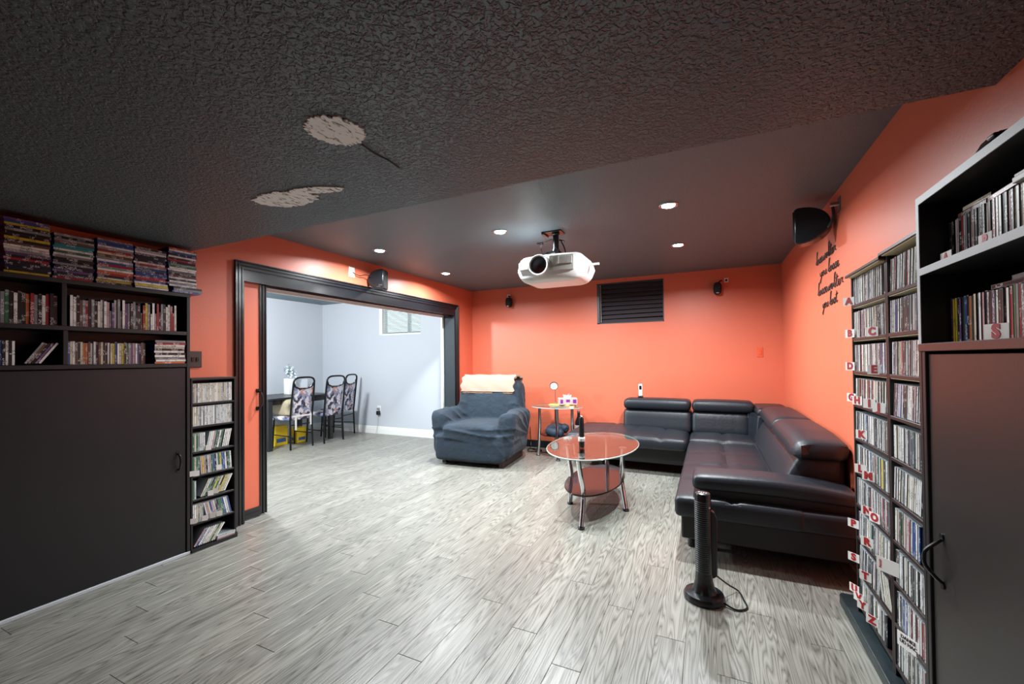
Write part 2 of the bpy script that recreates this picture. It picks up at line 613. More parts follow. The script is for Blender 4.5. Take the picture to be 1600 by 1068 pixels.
for i in range(nrow):
    x = XR - (i + 1) * PW
    xc = x + PW / 2
    if x < XD:
        break
    ymin = (0.05 if xc < -2 else (0.55 if xc < -0.8 else 1.2)) if xc > XL else 0.60 * abs(xc)
    y = YB - ((i * 0.437) % 1.0) * PL
    segs = [(y, YB)] if YB - y > 0.02 else []
    while y > ymin:
        segs.append((y - PL, y)); y -= PL
    for a, b in segs:
        if b > YB:
            b = YB
        plank(x, a, b)

# ceilings
struct(MB().box(XL - 0.2, XR + 0.1, YS, YB + 0.1, ZF, ZF + 0.05).build('ceiling', M['ceil_far'], smooth=False))
sc_ = struct(MB().box(XL - 0.1, XR + 0.1, YR, YS, ZN, ZF + 0.05).build('ceiling_lowered', M['ceil_near'], smooth=False))
struct(MB().box(XD - 0.1, XL - 0.2, 0.8, YB + 0.1, ZF, ZF + 0.05).build('ceiling_dining', M['ceil_far'], smooth=False))
# plaster patches and the crack in the lowered ceiling
def blob(cx, cy, rx, ry, rot, n, jag, z0=ZN - 0.006, z1=ZN + 0.002):
    pr = []
    for k in range(n):
        a = 2 * PI * k / n
        q = 1 + jag * (R.random() - 0.5) * 2
        u, v = rx * q * math.cos(a), ry * q * math.sin(a)
        pr.append((cx + u * math.cos(rot) - v * math.sin(rot), cy + u * math.sin(rot) + v * math.cos(rot)))
    return pr
b = MB()
pr = blob(-1.155, 1.045, 0.098, 0.092, 0.5, 90, 0.09)
b.prism(pr, lambda x, y: (x, y, ZN + 0.001), lambda x, y: (x, y, ZN - 0.005))
b.build('plaster_patch', M['plaster'], sc_, smooth=False)['label'] = 'round bare plaster patch with a crack running from it'
b = MB()
pr = blob(-1.865, 1.375, 0.175, 0.085, 0.15, 90, 0.10)
b.prism(pr, lambda x, y: (x, y, ZN + 0.001), lambda x, y: (x, y, ZN - 0.005))
pr = blob(-1.63, 1.365, 0.13, 0.032, 0.35, 30, 0.12)
b.prism(pr, lambda x, y: (x, y, ZN + 0.0005), lambda x, y: (x, y, ZN - 0.0045))
b.build('plaster_patch', M['plaster'], sc_, smooth=False)['label'] = 'long bare plaster patch with a tail'
b = MB()
for a_, c_ in (((-1.143, 1.14), (-1.150, 1.22)), ((-1.150, 1.22), (-1.141, 1.29)), ((-1.141, 1.29), (-1.147, 1.36))):
    b.tube([(a_[0], a_[1], ZN), (c_[0], c_[1], ZN)], 0.0045, 5)
b.build('crack', M['matteblack'], sc_)

def wall_with_holes(name, m, axis, pos0, pos1, a0, a1, z0, z1, holes):
    """axis 'y': wall spans x a0..a1 between y pos0..pos1"""
    b = MB()
    def bx(p, q, u, v):
        if q - p < 1e-4 or v - u < 1e-4:
            return
        if axis == 'y':
            b.box(p, q, pos0, pos1, u, v)
        else:
            b.box(pos0, pos1, p, q, u, v)
    cur = a0
    for (h0, h1, k0, k1) in sorted(holes):
        bx(cur, h0, z0, z1)
        bx(h0, h1, z0, k0)
        bx(h0, h1, k1, z1)
        cur = h1
    bx(cur, a1, z0, z1)
    return struct(b.build(name, m, smooth=False))
WX0, WX1, WZ0, WZ1 = -1.405, -0.528, 1.776, 2.335
DX0, DX1, DZ0, DZ1 = -5.34, -4.437, 1.765, 2.26
wall_with_holes('wall_back', M['orange'], 'y', YB, YB + 0.16, XL - 0.10, XR + 0.1, 0, ZF, [(WX0, WX1, WZ0, WZ1)])
wall_with_holes('wall_dining_back', M['grey_wall'], 'y', YB, YB + 0.16, XD - 0.1, XL - 0.10, 0, ZF, [(DX0, DX1, DZ0, DZ1)])
OY0, OY1, OZ = 2.125, 5.275, 2.02
wall_with_holes('wall_left', M['orange'], 'x', XL - 0.09, XL, YR, YB, 0, ZF, [(OY0, OY1, 0, OZ)])
wall_with_holes('wall_dining_right', M['grey_wall'], 'x', XL - 0.19, XL - 0.09, 0.8, YB, 0, ZF, [(OY0, OY1, 0, OZ)])
struct(MB().box(XR, XR + 0.1, YR, YB, 0, ZF).build('wall_right', M['orange'], smooth=False))
struct(MB().box(XL - 0.1, XR + 0.1, YR - 0.1, YR, 0, ZF).build('wall_front', M['orange'], smooth=False))
struct(MB().box(XD - 0.1, XD, 0.7, YB, 0, ZF).build('wall_dining_left', M['grey_wall'], smooth=False))
struct(MB().box(XD - 0.1, XL - 0.19, 0.7, 0.8, 0, ZF).build('wall_dining_front', M['grey_wall'], smooth=False))

# fluted casing around the wide opening
CW = 0.075
prof = [(0, 0), (0, 0.024), (0.010, 0.024), (0.014, 0.014), (0.022, 0.014), (0.026, 0.021), (0.036, 0.021), (0.040, 0.012), (0.050, 0.012), (0.054, 0.018), (0.064, 0.018), (0.068, 0.009), (CW, 0.009), (CW, 0)]
TZ = 2.118
T0, T1 = 2.072, 5.348
def casing(name, path):
    b = MB()
    b.prism(prof, *path)
    return struct(b.build(name, M['blackpaint'], smooth=False))
casing('trim_1', (lambda u, t: (XL + t, T0 + u, 0), lambda u, t: (XL + t, T0 + u, TZ - u)))
casing('trim_2', (lambda u, t: (XL + t, T0 + u, TZ - u), lambda u, t: (XL + t, T1 - u, TZ - u)))
casing('trim_3', (lambda u, t: (XL + t, T1 - u, 0), lambda u, t: (XL + t, T1 - u, TZ - u)))
# black jamb lining, with a white lining behind it on the dining side
b = MB()
b.box(XL - 0.19, XL - 0.0, OY1 - 0.018, OY1, 0, OZ)
struct(b.build('trim_4', mat('blue_black_jamb_paint', '2A3238', 0.6, spec=0.3), smooth=False))
b = MB()
b.box(XL - 0.075, XL + 0.006, OY0, OY1 - 0.018, OZ - 0.06, OZ + 0.024)
b.box(XL - 0.075, XL - 0.06, OY0, OY1 - 0.018, OZ - 0.075, OZ - 0.055)
struct(b.build('trim_5', M['blackpaint'], smooth=False))
b = MB()
b.box(XL - 0.215, XL - 0.19, OY0, OY1 + 0.07, OZ - 0.085, OZ + 0.06)
b.box(XL - 0.215, XL - 0.19, OY1 - 0.055, OY1 + 0.07, 0, OZ - 0.085)
struct(b.build('trim_6', M['white'], smooth=False))
# narrow vertical wall seam strip beside the casing
# pocket door, drawn a hand's width out of the wall
dr = struct(bpy.data.objects.new('door_1', None))
col.objects.link(dr)
dr.location = (XL - 0.075, 2.13, 0)
ORG[dr.name] = Vector(dr.location)
dx0, dx1 = XL - 0.07, XL - 0.035
MB().box(dx0, dx1 - 0.006, 2.130, 2.312, 0.085, OZ - 0.058).build('panel', M['orange'], dr, smooth=False)
b = MB()
pr = [(0, 0), (0, 0.016), (0.012, 0.016), (0.016, 0.006), (0.024, 0.006), (0.028, 0.014), (0.040, 0.014), (0.044, 0.005), (0.052, 0.005), (0.056, 0.012), (0.064, 0.012), (0.064, 0)]
b.prism(pr, lambda u, t: (dx0 + 0.02 + t, 2.305 + u, 0.012), lambda u, t: (dx0 + 0.02 + t, 2.305 + u, OZ - 0.058))
b.box(dx0, dx0 + 0.02, 2.305, 2.369, 0.012, OZ - 0.058)
b.build('stile', M['blackpaint'], dr, smooth=False)
b = MB()
b.box(dx0, dx1 + 0.006, 2.130, 2.305, 0.012, 0.05)
b.box(dx0, dx1 + 0.001, 2.130, 2.305, 0.05, 0.068)
b.box(dx0, dx1 + 0.005, 2.130, 2.305, 0.068, 0.088)
b.build('bottom_rail', M['blackpaint'], dr, smooth=False)
b = MB()
hy = 2.29
b.tube(spl([(dx1 - 0.006, hy, 1.055), (dx1 + 0.03, hy + 0.005, 1.045), (dx1 + 0.038, hy + 0.012, 0.985), (dx1 + 0.03, hy + 0.005, 0.925), (dx1 - 0.006, hy, 0.915)]), 0.006, 8)
b.box(dx1 - 0.007, dx1 + 0.003, hy - 0.014, hy + 0.014, 1.045, 1.075)
b.box(dx1 - 0.007, dx1 + 0.003, hy - 0.014, hy + 0.014, 0.895, 0.925)
b.build('handle', M['plastic'], dr)['label'] = 'black pull handle'

# baseboards
struct(MB().box(XL, -1.1, YB - 0.016, YB, 0, 0.105).build('baseboard_back', M['baseblack'], smooth=False, bevel=0.004))
def bb(name, f0, f1):
    pr = [(0, 0), (0.016, 0), (0.016, 0.085), (0.011, 0.092), (0.013, 0.10), (0.007, 0.125), (0, 0.13)]
    b = MB(); b.prism(pr, f0, f1)
    return struct(b.build(name, M['white'], smooth=False))
bb('baseboard_dining_back', lambda d, z: (XD, YB - d, z), lambda d, z: (XL - 0.19, YB - d, z))
bb('baseboard_dining_left', lambda d, z: (XD + d, 0.8, z), lambda d, z: (XD + d, YB - 0.016, z))
struct(MB().box(XL, XL + 0.014, 5.35, YB - 0.016, 0, 0.105).build('baseboard_left', M['baseblack'], smooth=False))

# window in the orange wall: black horizontal blind in the recess
wn = struct(bpy.data.objects.new('window_1', None)); col.objects.link(wn)
wn.location = (WX0, YB, WZ0); ORG[wn.name] = Vector(wn.location)
MB().box(WX0, WX1, YB + 0.12, YB + 0.135, WZ0, WZ1).build('board', M['matteblack'], wn, smooth=False)
b = MB()
for (p, q, u, v) in ((WX0, WX0 + 0.035, WZ0, WZ1), (WX1 - 0.012, WX1, WZ0, WZ1), (WX0, WX1, WZ1 - 0.012, WZ1), (WX0, WX1, WZ0, WZ0 + 0.012)):
    b.box(p, q, YB - 0.003, YB + 0.12, u, v)
b.build('window_frame', M['black_blind'], wn, smooth=False)
for k in range(9):
    z = WZ1 - 0.055 - k * 0.058
    T = Matrix.Translation(((WX0 + WX1) / 2 + 0.012, YB + 0.035, z)) @ Matrix.Rotation(R.uniform(-0.012, 0.012), 4, 'Y') @ Matrix.Rotation(0.95, 4, 'X')
    MB().box(-0.42, 0.415, -0.031, 0.031, -0.0015, 0.0015, T).build('slat', M['black_blind'], wn, smooth=False)
b = MB()
b.tube([(WX0 + 0.052, YB - 0.008, WZ1 - 0.02), (WX0 + 0.056, YB - 0.008, WZ0 + 0.02)], 0.004, 6)
b.build('cord', M['gplastic'], wn)

# dining window, white frame and glass
wn2 = struct(bpy.data.objects.new('window_2', None)); col.objects.link(wn2)
wn2.location = (DX0, YB, DZ0); ORG[wn2.name] = Vector(wn2.location)
b = MB()
for (p, q, u, v) in ((DX0, DX0 + 0.05, DZ0, DZ1), (DX1 - 0.05, DX1, DZ0, DZ1), (DX0 + 0.05, DX1 - 0.05, DZ1 - 0.04, DZ1), (DX0 + 0.05, DX1 - 0.05, DZ0, DZ0 + 0.045), (-4.79, -4.745, DZ0 + 0.045, DZ1 - 0.04)):
    b.box(p, q, YB + 0.10, YB + 0.15, u, v)
b.box(DX0 - 0.004, DX0 + 0.065, YB - 0.004, YB + 0.1, DZ0 - 0.004, DZ1)
b.box(DX0 + 0.065, DX1, YB - 0.004, YB + 0.1, DZ0 - 0.012, DZ0 + 0.012)
b.build('window_frame', M['white'], wn2, smooth=False)
MB().box(DX0 + 0.05, DX1 - 0.05, YB + 0.125, YB + 0.131, DZ0 + 0.045, DZ1 - 0.04).build('pane', M['glass'], wn2, smooth=False)
bl = thing('window_blind', 'white slatted blind half closed over the bright dining room window', 'blind', (DX0, YB + 0.05, DZ0))
MB().box(DX0 + 0.07, DX1 - 0.01, YB + 0.02, YB + 0.06, DZ1 - 0.035, DZ1 - 0.002).build('head_rail', M['white'], bl, smooth=False)
for k in range(17):
    T = Matrix.Translation(((DX0 + DX1) / 2 + 0.03, YB + 0.04, DZ1 - 0.06 - k * 0.025)) @ Matrix.Rotation(0.62, 4, 'X')
    MB().box(-0.41, 0.41, -0.0125, 0.0125, -0.0008, 0.0008, T).build('slat', M['gslat'], bl, smooth=False)
b = MB(); b.tube([(DX0 + 0.13, YB + 0.015, DZ1 - 0.04), (DX0 + 0.13, YB + 0.015, DZ0 - 0.03)], 0.004, 6)
b.build('wand', M['gplastic'], bl)
b = MB()
for x in (DX0 + 0.2, DX1 - 0.2):
    b.tube([(x, YB + 0.026, DZ1 - 0.04), (x, YB + 0.026, DZ0 + 0.03)], 0.0012, 5)
b.build('ladder_cord', M['white'], bl)

# recessed ceiling lights
where = ['left front recessed ceiling light above the wide opening', 'middle front recessed ceiling light left of the projector', 'right front recessed ceiling light, largest and brightest in view',
         'rear left recessed ceiling light near the back corner', 'rear middle recessed ceiling light hidden behind the projector', 'rear right recessed ceiling light right of the projector']
for (x, y), lb in zip(POTS, where):
    t = thing('recessed_light', lb, 'ceiling light', (x, y, ZF), 'recessed lights in the black ceiling')
    MB().lathe([(0.045, ZF - 0.004), (0.062, ZF - 0.010), (0.068, ZF - 0.004), (0.068, ZF + 0.001), (0.045, ZF + 0.001)], (x, y, 0), 28).build('trim_ring', M['steel'], t)
    MB().lathe([(0.001, ZF - 0.010), (0.044, ZF - 0.008), (0.044, ZF - 0.002)], (x, y, 0), 24).build('lamp_lens', M['lamp'], t)

# ================================================================== SOFA
YN = 2.93
so = thing('corner_sofa', 'large black leather corner sofa with adjustable headrests along back and right walls', 'sofa', (-0.2, YN, 0))
LE = M['leather']
def seams(xs, ys, d=0.016, wd=0.02, ztop=0.38):
    def f(p):
        if p.z > ztop:
            for x in xs:
                p.z -= d * math.exp(-((p.x - x) / wd) ** 2)
            for y in ys:
                p.z -= d * math.exp(-((p.y - y) / wd) ** 2)
        return p
    return f
b = MB()
b.box(-0.185, 0.74, YN + 0.05, 4.95, 0.115, 0.27)
b.box(-1.35, 0.74, 4.95, 5.70, 0.115, 0.28)
b.build('base', M['leather_dull'], so, bevel=0.012)
for (x, y) in ((-0.13, 3.16), (0.62, 3.30), (-0.12, 4.8), (-1.2, 5.05), (-1.2, 5.6), (0.6, 5.6)):
    MB().lathe([(0.018, 0.0), (0.026, 0.005), (0.026, 0.145)], (x, y, 0), 12).build('leg', M['plastic'], so)
b = MB()
b.soft(-0.222, 0.50, YN, 4.93, 0.265, 0.395, 0.032, 0.045, 0.035, seams([0.12], [3.42, 3.82, 4.32]))
b.build('seat_cushion', LE, so)
b = MB()
b.soft(0.10, 0.76, YN + 0.004, 3.30, 0.268, 0.392, 0.03, 0.05)
b.soft(0.40, 0.76, 3.2, 5.74, 0.268, 0.43, 0.03, 0.06)
b.build('side_panel', M['leather'], so)
b = MB()
b.soft(-1.575, -0.225, 4.83, 5.74, 0.285, 0.42, 0.045, 0.045, 0.045, seams([-1.13, -0.80, -0.50], [5.22]))
b.build('seat_cushion', LE, so)['label'] = 'open-ended seat along the orange back wall'
b = MB()
b.soft(-0.22, 0.46, 4.94, 5.42, 0.285, 0.42, 0.04, 0.05, 0.03, seams([0.12], []))
b.build('seat_cushion', LE, so)
# arm: pad on a recessed block
b = MB()
b.box(-0.07, 0.74, 3.0, 3.2, 0.385, 0.46)
b.build('arm_block', M['leather_dull'], so)
def armf(p):
    p.z += (0.010 * math.sin((p.x + 0.115) / 0.88 * PI) - 0.025 * max(0, (p.x - 0.3) / 0.46) ** 2) * (1 if p.z > 0.47 else 0.5)
    return p
b = MB()
b.soft(-0.115, 0.765, 2.965, 3.235, 0.440, 0.535, 0.036, 0.05, 0.006, armf)
b.build('armrest', LE, so)
# lower backs
def lean_y(p):
    t = (p.z - 0.40) / 0.27
    if p.y < 5.6:
        p.y += 0.06 * max(0, t) + 0.004 * math.sin(p.x * 90) * math.exp(-((p.x - 0.2) / 0.2) ** 2)
    return p
for (x0, x1) in ((-1.0, -0.205), (-0.203, 0.40)):
    b = MB(); b.soft(x0, x1, 5.36, 5.74, 0.40, 0.665, 0.05, 0.04, 0.0, lean_y)
    b.build('backrest', LE, so)
def lean_x(p):
    t = (p.z - 0.40) / 0.27
    p.x += (0.09 * max(0, t) + 0.04 * max(0, t) ** 2) * max(0, (0.765 - p.x) / 0.38)
    return p
b = MB(); b.soft(0.385, 0.765, 3.24, 5.08, 0.40, 0.672, 0.06, 0.05, 0.0, lean_x)
b.build('backrest', LE, so)['label'] = 'sloping backrest along the right wall'
# curved corner back
b = MB()
n = 10
prs = []
for i in range(n + 1):
    a = PI / 2 * i / n
    cx, cy, rr = 0.36, 5.06, 0.36
    prs.append((cx + 0.07 * math.sin(a) - 0.01, 5.40 - 0.34 * (1 - math.cos(a)), a))
loop = [(0.36, 5.74)] + [(p[0], p[1]) for p in prs] + [(0.765, 5.06), (0.765, 5.74)]
b.prism(loop, lambda x, y: (x, y, 0.40), lambda x, y: (min(x + 0.03, 0.765), y + 0.03 if y < 5.7 else y, 0.68))
b.build('corner_back', LE, so, bevel=0.02, seg=3)
# headrests
def wr(p, cx, cy):
    p.z += 0.004 * math.sin(p.x * 60 + p.y * 13) * math.sin(p.y * 38)
    return p
for (x0, x1) in ((-0.995, -0.21), (-0.20, 0.45)):
    b = MB(); b.soft(x0, x1, 5.38, 5.66, 0.662, 0.79, 0.05, 0.05, 0.012)
    b.build('headrest', LE, so)
b = MB(); b.soft(0.44, 0.765, 5.12, 5.70, 0.66, 0.755, 0.045, 0.06, 0.01)
b.build('headrest', LE, so)['label'] = 'corner headrest'
def padf(p):
    if p.x < 0.6:
        p.z -= 0.035 * ((0.6 - p.x) / 0.15) ** 2 * (1 if p.z > 0.7 else 0)
    if p.y < 3.5:
        p.z -= 0.02 * ((3.5 - p.y) / 0.35)
        p.y += 0.010 * math.sin(p.x * 70) * (1 if p.z < 0.74 else 0)
    return p
for (y0, y1) in ((3.165, 4.14), (4.155, 5.09)):
    b = MB(); b.soft(0.462, 0.768, y0, y1, 0.665, 0.785, 0.05, 0.045, 0.012, padf)
    b.build('headrest', LE, so)

# cordless phone standing on the sofa back
b = MB()
px, py, pz = -0.80, 5.52, 0.80
t = thing('cordless_phone', 'silver cordless phone standing upright on the sofa headrest', 'phone', (px, py, pz))
MB().soft(px - 0.03, px + 0.03, py - 0.035, py + 0.035, pz - 0.004, pz + 0.022, 0.01, 0.02).build('charging_base', M['plastic'], t)
MB().soft(px - 0.023, px + 0.023, py - 0.012, py + 0.012, pz + 0.02, pz + 0.17, 0.008, 0.03).build('handset', M['wplastic'], t)
MB().box(px - 0.015, px + 0.015, py - 0.0135, py - 0.011, pz + 0.10, pz + 0.15).build('screen', M['plastic'], t)
b = MB()
for i in range(3):
    for j in range(4):
        b.box(px - 0.016 + i * 0.012, px - 0.008 + i * 0.012, py - 0.0135, py - 0.011, pz + 0.035 + j * 0.014, pz + 0.044 + j * 0.014)
b.build('keypad', M['gplastic'], t)

# ================================================================== RECLINER
def remeshed(name, mb, mats, voxel, smooth_it, parent, fn=None):
    me = mb.mesh(name, mats)
    tmp = bpy.data.objects.new('tmp', me)
    col.objects.link(tmp)
    m = tmp.modifiers.new('r', 'REMESH'); m.mode = 'VOXEL'; m.voxel_size = voxel
    s = tmp.modifiers.new('s', 'SMOOTH'); s.factor = 0.5; s.iterations = smooth_it
    dg = bpy.context.evaluated_depsgraph_get()
    out = bpy.data.meshes.new_from_object(tmp.evaluated_get(dg))
    bpy.data.objects.remove(tmp)
    if fn:
        nm = [v.normal.copy() for v in out.vertices]
        for v, n_ in zip(out.vertices, nm):
            v.co = fn(v.co.copy(), n_)
    out.name = name
    out.polygons.foreach_set('use_smooth', [True] * len(out.polygons))
    o = bpy.data.objects.new(name, out)
    col.objects.link(o)
    o.parent = parent
    return o
rc = thing('recliner', 'bulky recliner under a loose navy slipcover beside the wide opening', 'armchair', (-2.70, 4.80, 0), None, True, math.radians(5))
b = MB()
b.soft(-0.46, 0.46, -0.45, 0.40, 0.06, 0.40, 0.06, 0.12)
b.soft(-0.36, 0.36, -0.47, 0.20, 0.30, 0.50, 0.07, 0.10, 0.03)
for sx in (-1, 1):
    def arm(p, sx=sx):
        t = max(0, (p.z - 0.25) / 0.4)
        p.x += sx * 0.06 * t
        p.z += 0.03 * math.cos((p.y + 0.1) * 3)
        return p
    x0, x1 = (0.31, 0.53) if sx > 0 else (-0.53, -0.31)
    b.soft(x0, x1, -0.40, 0.34, 0.08, 0.645, 0.10, 0.10, 0.0, arm)
Tb = Matrix.Translation((0, 0.22, 0.36)) @ Matrix.Rotation(math.radians(-13), 4, 'X')
def backf(p):
    t = max(0, p.z / 0.68)
    p.x *= (1.08 - 0.12 * t)
    if p.y < 0:
        p.y -= 0.03 * math.sin(PI * min(1, t)) 
    return p
b.soft(-0.46, 0.46, -0.12, 0.16, -0.2, 0.68, 0.11, 0.1, 0.0, backf, Tb)
def ridge(ph):
    return 1 - 2 * abs(math.sin(ph)) ** 0.55
def folds(p, n_):
    q = 0.0
    wv = 0.5 + 0.5 * math.sin(p.x * 7 + p.z * 5 + 1.0)
    if p.y < -0.28 and p.z < 0.46:                        # front: sagging folds under the seat edge, smooth below
        k = math.exp(-((p.z - 0.40) / 0.10) ** 2)
        q += 0.012 * k * ridge(p.z * 30 + 0.9 * math.sin(p.x * 4.5) + 0.25 * p.x)
        q += 0.005 * math.sin(p.x * 11 + p.z * 6)
        if p.x > 0.2:
            q += 0.008 * ridge(p.x * 16 + p.z * 13) * (p.x - 0.2) / 0.3
    elif abs(p.x) > 0.30 and p.z > 0.30:                  # arms: gathers that sweep down towards the seat corner
        a = math.atan2(p.z - 0.30, p.y - 0.35)
        q += 0.008 * wv * ridge(a * 13 + abs(p.x) * 6)
        q += 0.005 * math.sin(p.y * 14 + abs(p.x) * 19)
    elif p.z > 0.47:                                      # back: long vertical pulls towards the sides
        e = min(1, abs(p.x) / 0.35)
        q += 0.011 * e * e * ridge(p.x * 15 + 1.2 * p.z * (1 if p.x > 0 else -1)) + 0.004 * math.sin(p.x * 9)
    else:
        q += 0.006 * wv * ridge(p.x * 9 + p.y * 7 + p.z * 5)
    return p + n_ * q
remeshed('slipcover', b, M['cover'], 0.013, 8, rc, folds)
b = MB()
b.box(-0.36, 0.40, -0.30, 0.34, 0.02, 0.07)
b.box(0.37, 0.43, -0.36, 0.36, 0.0, 0.12)
b.box(-0.43, -0.37, -0.30, 0.36, 0.0, 0.08)
b.build('base', mat('dark_wood_base', '2A1612', 0.5), rc, bevel=0.006)
tw = thing('blanket', 'folded beige blanket laid over the top of the navy recliner', 'blanket', (-2.70, 4.80, 0), None, True, math.radians(5))
def ribbon(path, half, thick, wob):
    b = MB()
    N = 14
    vs, fs = [], []
    P = spl(path, 5)
    L = len(P)
    for i, p in enumerate(P):
        a = P[max(0, i - 1)]; c = P[min(L - 1, i + 1)]
        t = (c - a).normalized(); nn = Vector((0, -t.z, t.y))
        for k in range(N + 1):
            x = -half + 2 * half * k / N
            d = wob * math.sin(x * 23 + i * 0.7) + wob * 0.6 * math.sin(x * 51 - i)
            ex = 0.012 * math.sin(i * 1.1) if k in (0, N) else 0
            vs.append(Vector((x + ex - 0.02, p.y, p.z)) + nn * d)
            vs.append(Vector((x + ex - 0.02, p.y, p.z)) + nn * (d + thick))
    W = 2 * (N + 1)
    for i in range(L - 1):
        for k in range(N):
            a0 = i * W + 2 * k
            fs.append((a0, a0 + 2, a0 + W + 2, a0 + W)); fs.append((a0 + 1, a0 + W + 1, a0 + W + 3, a0 + 3))
        fs.append((i * W, i * W + W, i * W + W + 1, i * W + 1))
        e = i * W + 2 * N
        fs.append((e, e + 1, e + W + 1, e + W))
    for k in range(N):
        a0 = 2 * k; fs.append((a0, a0 + 1, a0 + 3, a0 + 2))
        a0 = (L - 1) * W + 2 * k; fs.append((a0, a0 + 2, a0 + 3, a0 + 1))
    b.add(vs, fs)
    return b
ribbon([(0, 0.205, 0.865), (0, 0.225, 0.95), (0, 0.262, 1.03), (0, 0.33, 1.062), (0, 0.46, 1.055), (0, 0.55, 1.02), (0, 0.57, 0.9)], 0.385, 0.028, 0.004).build('upper_fold', M['towel'], tw)
ribbon([(0, 0.196, 0.845), (0, 0.212, 0.93), (0, 0.250, 1.015)], 0.37, 0.012, 0.004).build('under_fold', mat('brown_towel_fold', '8A6A50', 0.95, bump=0.4, bscale=100), tw)

# ================================================================== COFFEE TABLE
def oval(b, cx, cy, z0, z1, a, c, n=56, r=0.004):
    b.lathe([(0.001, z0), (1 - 0.010, z0)], (cx, cy, 0), n, None, 0, a, c)
    b.f.pop(); b.mi.pop()
    b.lathe([(1 - 0.010, z0), (1.0, z0 + r * 0.8), (1.0, z1 - r * 0.8), (1 - 0.010, z1)], (cx, cy, 0), n, None, 1, a, c)
    b.f.pop(); b.mi.pop(); b.f.pop(); b.mi.pop()
    b.lathe([(1 - 0.010, z1), (0.001, z1)], (cx, cy, 0), n, None, 0, a, c)
    b.f.pop(-2); b.mi.pop(-2)
    return b
CX, CY = -0.955, 3.735
ct = thing('coffee_table', 'oval glass coffee table with chrome legs and black lower shelf', 'coffee table', (CX, CY, 0))
oval(MB(), CX, CY, 0.522, 0.534, 0.385, 0.645).build('glass_top', [M['glass'], M['glass_edge']], ct)
oval(MB(), CX + 0.012, CY + 0.01, 0.212, 0.226, 0.24, 0.525).build('shelf', [M['darkglass'], M['darkglass']], ct)
for (tx, ty, fx, fy, mx, my) in ((-0.945, 3.20, -0.905, 3.13, -0.92, 3.25), (-1.18, 3.66, -1.15, 3.635, -1.155, 3.70),
                                 (-0.70, 3.74, -0.662, 3.655, -0.715, 3.76), (-0.94, 4.20, -0.94, 4.27, -0.94, 4.2)):
    b = MB()
    b.tube(spl([(tx, ty, 0.517), ((tx + mx) / 2, (ty + my) / 2 - 0.005, 0.38), (mx, my, 0.22), (fx, fy, 0.014)], 6), 0.019, 14)
    o = b.build('leg', M['chrome'], ct)
    MB().lathe([(0.034, 0.5125), (0.036, 0.516), (0.036, 0.5215)], (tx, ty, 0), 20).build('disc', M['steel'], o)
    MB().lathe([(0.020, 0.0), (0.026, 0.003), (0.026, 0.012), (0.021, 0.018)], (fx, fy, 0), 16).build('foot', M['plastic'], o)
# upright stick on the table
px, py, pz = -1.015, 3.555, 0.534
t = thing('handset', 'black upright stick with silver bands standing on the glass coffee table', 'handset', (px, py, pz))
MB().lathe([(0.020, pz), (0.024, pz + 0.004), (0.024, pz + 0.05)], (px, py, 0), 20).build('stand', M['plastic'], t)
MB().lathe([(0.028, pz + 0.05), (0.030, pz + 0.053), (0.030, pz + 0.082), (0.026, pz + 0.086)], (px, py, 0), 20).build('band', M['wplastic'], t)
MB().lathe([(0.021, pz + 0.086), (0.023, pz + 0.10), (0.020, pz + 0.24), (0.017, pz + 0.255)], (px, py, 0), 20).build('handle', M['plastic'], t)
MB().lathe([(0.010, pz + 0.255), (0.010, pz + 0.266), (0.004, pz + 0.272)], (px, py, 0), 12).build('cap', M['steel'], t)

# ================================================================== SIDE TABLE and what is on it
SX, SY = -1.865, 5.34
st = thing('side_table', 'small oval glass side table with chrome legs between recliner and sofa', 'side table', (SX, SY, 0))
oval(MB(), SX, SY, 0.655, 0.665, 0.355, 0.235).build('glass_top', [M['glass'], M['glass_edge']], st)
oval(MB(), SX + 0.01, SY, 0.285, 0.295, 0.235, 0.17).build('shelf', [M['darkglass'], M['darkglass']], st)
for (tx, ty, fx, fy) in ((-2.08, 5.27, -2.115, 5.289), (-1.80, 5.17, -1.765, 5.09), (-1.93, 5.50, -1.95, 5.54), (-1.66, 5.38, -1.635, 5.41)):
    b = MB()
    b.tube(spl([(tx, ty, 0.652), (tx, ty, 0.45), ((tx * 2 + fx) / 3, (2 * ty + fy) / 3, 0.25), (fx, fy, 0.012)], 5), 0.021, 14)
    o = b.build('leg', M['chrome'], st)
    MB().lathe([(0.026, 0), (0.028, 0.012), (0.024, 0.02)], (fx, fy, 0), 14).build('foot', M['steel'], o)
tz = 0.665
def paperback(x0, x1, y0, y1, z0, z1, m, label):
    t = thing('paperback', label, 'book', ((x0 + x1) / 2, (y0 + y1) / 2, z0))
    b = MB(); b.box(x0, x1, y0, y1, z0, z0 + 0.003); b.box(x0, x1, y0, y1, z1 - 0.003, z1); b.box(x0, x0 + 0.003, y0, y1, z0, z1)
    b.build('cover', m, t, smooth=False)
    MB().box(x0 + 0.003, x1 - 0.004, y0 + 0.004, y1 - 0.004, z0 + 0.003, z1 - 0.003).build('pages', M['paper'], t, smooth=False)
paperback(-1.93, -1.60, 5.25, 5.42, tz, tz + 0.020, mat('cream_cover', 'E9D38A', 0.5), 'cream book at the bottom of the pile on side table')
paperback(-1.94, -1.66, 5.24, 5.40, tz + 0.020, tz + 0.036, mat('yellow_cover', 'EFCB55', 0.5), 'yellow book lying on the cream book beside tissue box')
t = thing('tissue_box', 'white tissue box with purple panels on the side table books', 'tissue box', (-1.70, 5.31, tz + 0.036), None, True, math.radians(28))
MB().box(-0.12, 0.12, -0.06, 0.06, 0, 0.085).build('carton', mat('pale_carton', 'B9A9A2', 0.6), t, bevel=0.003)
b = MB()
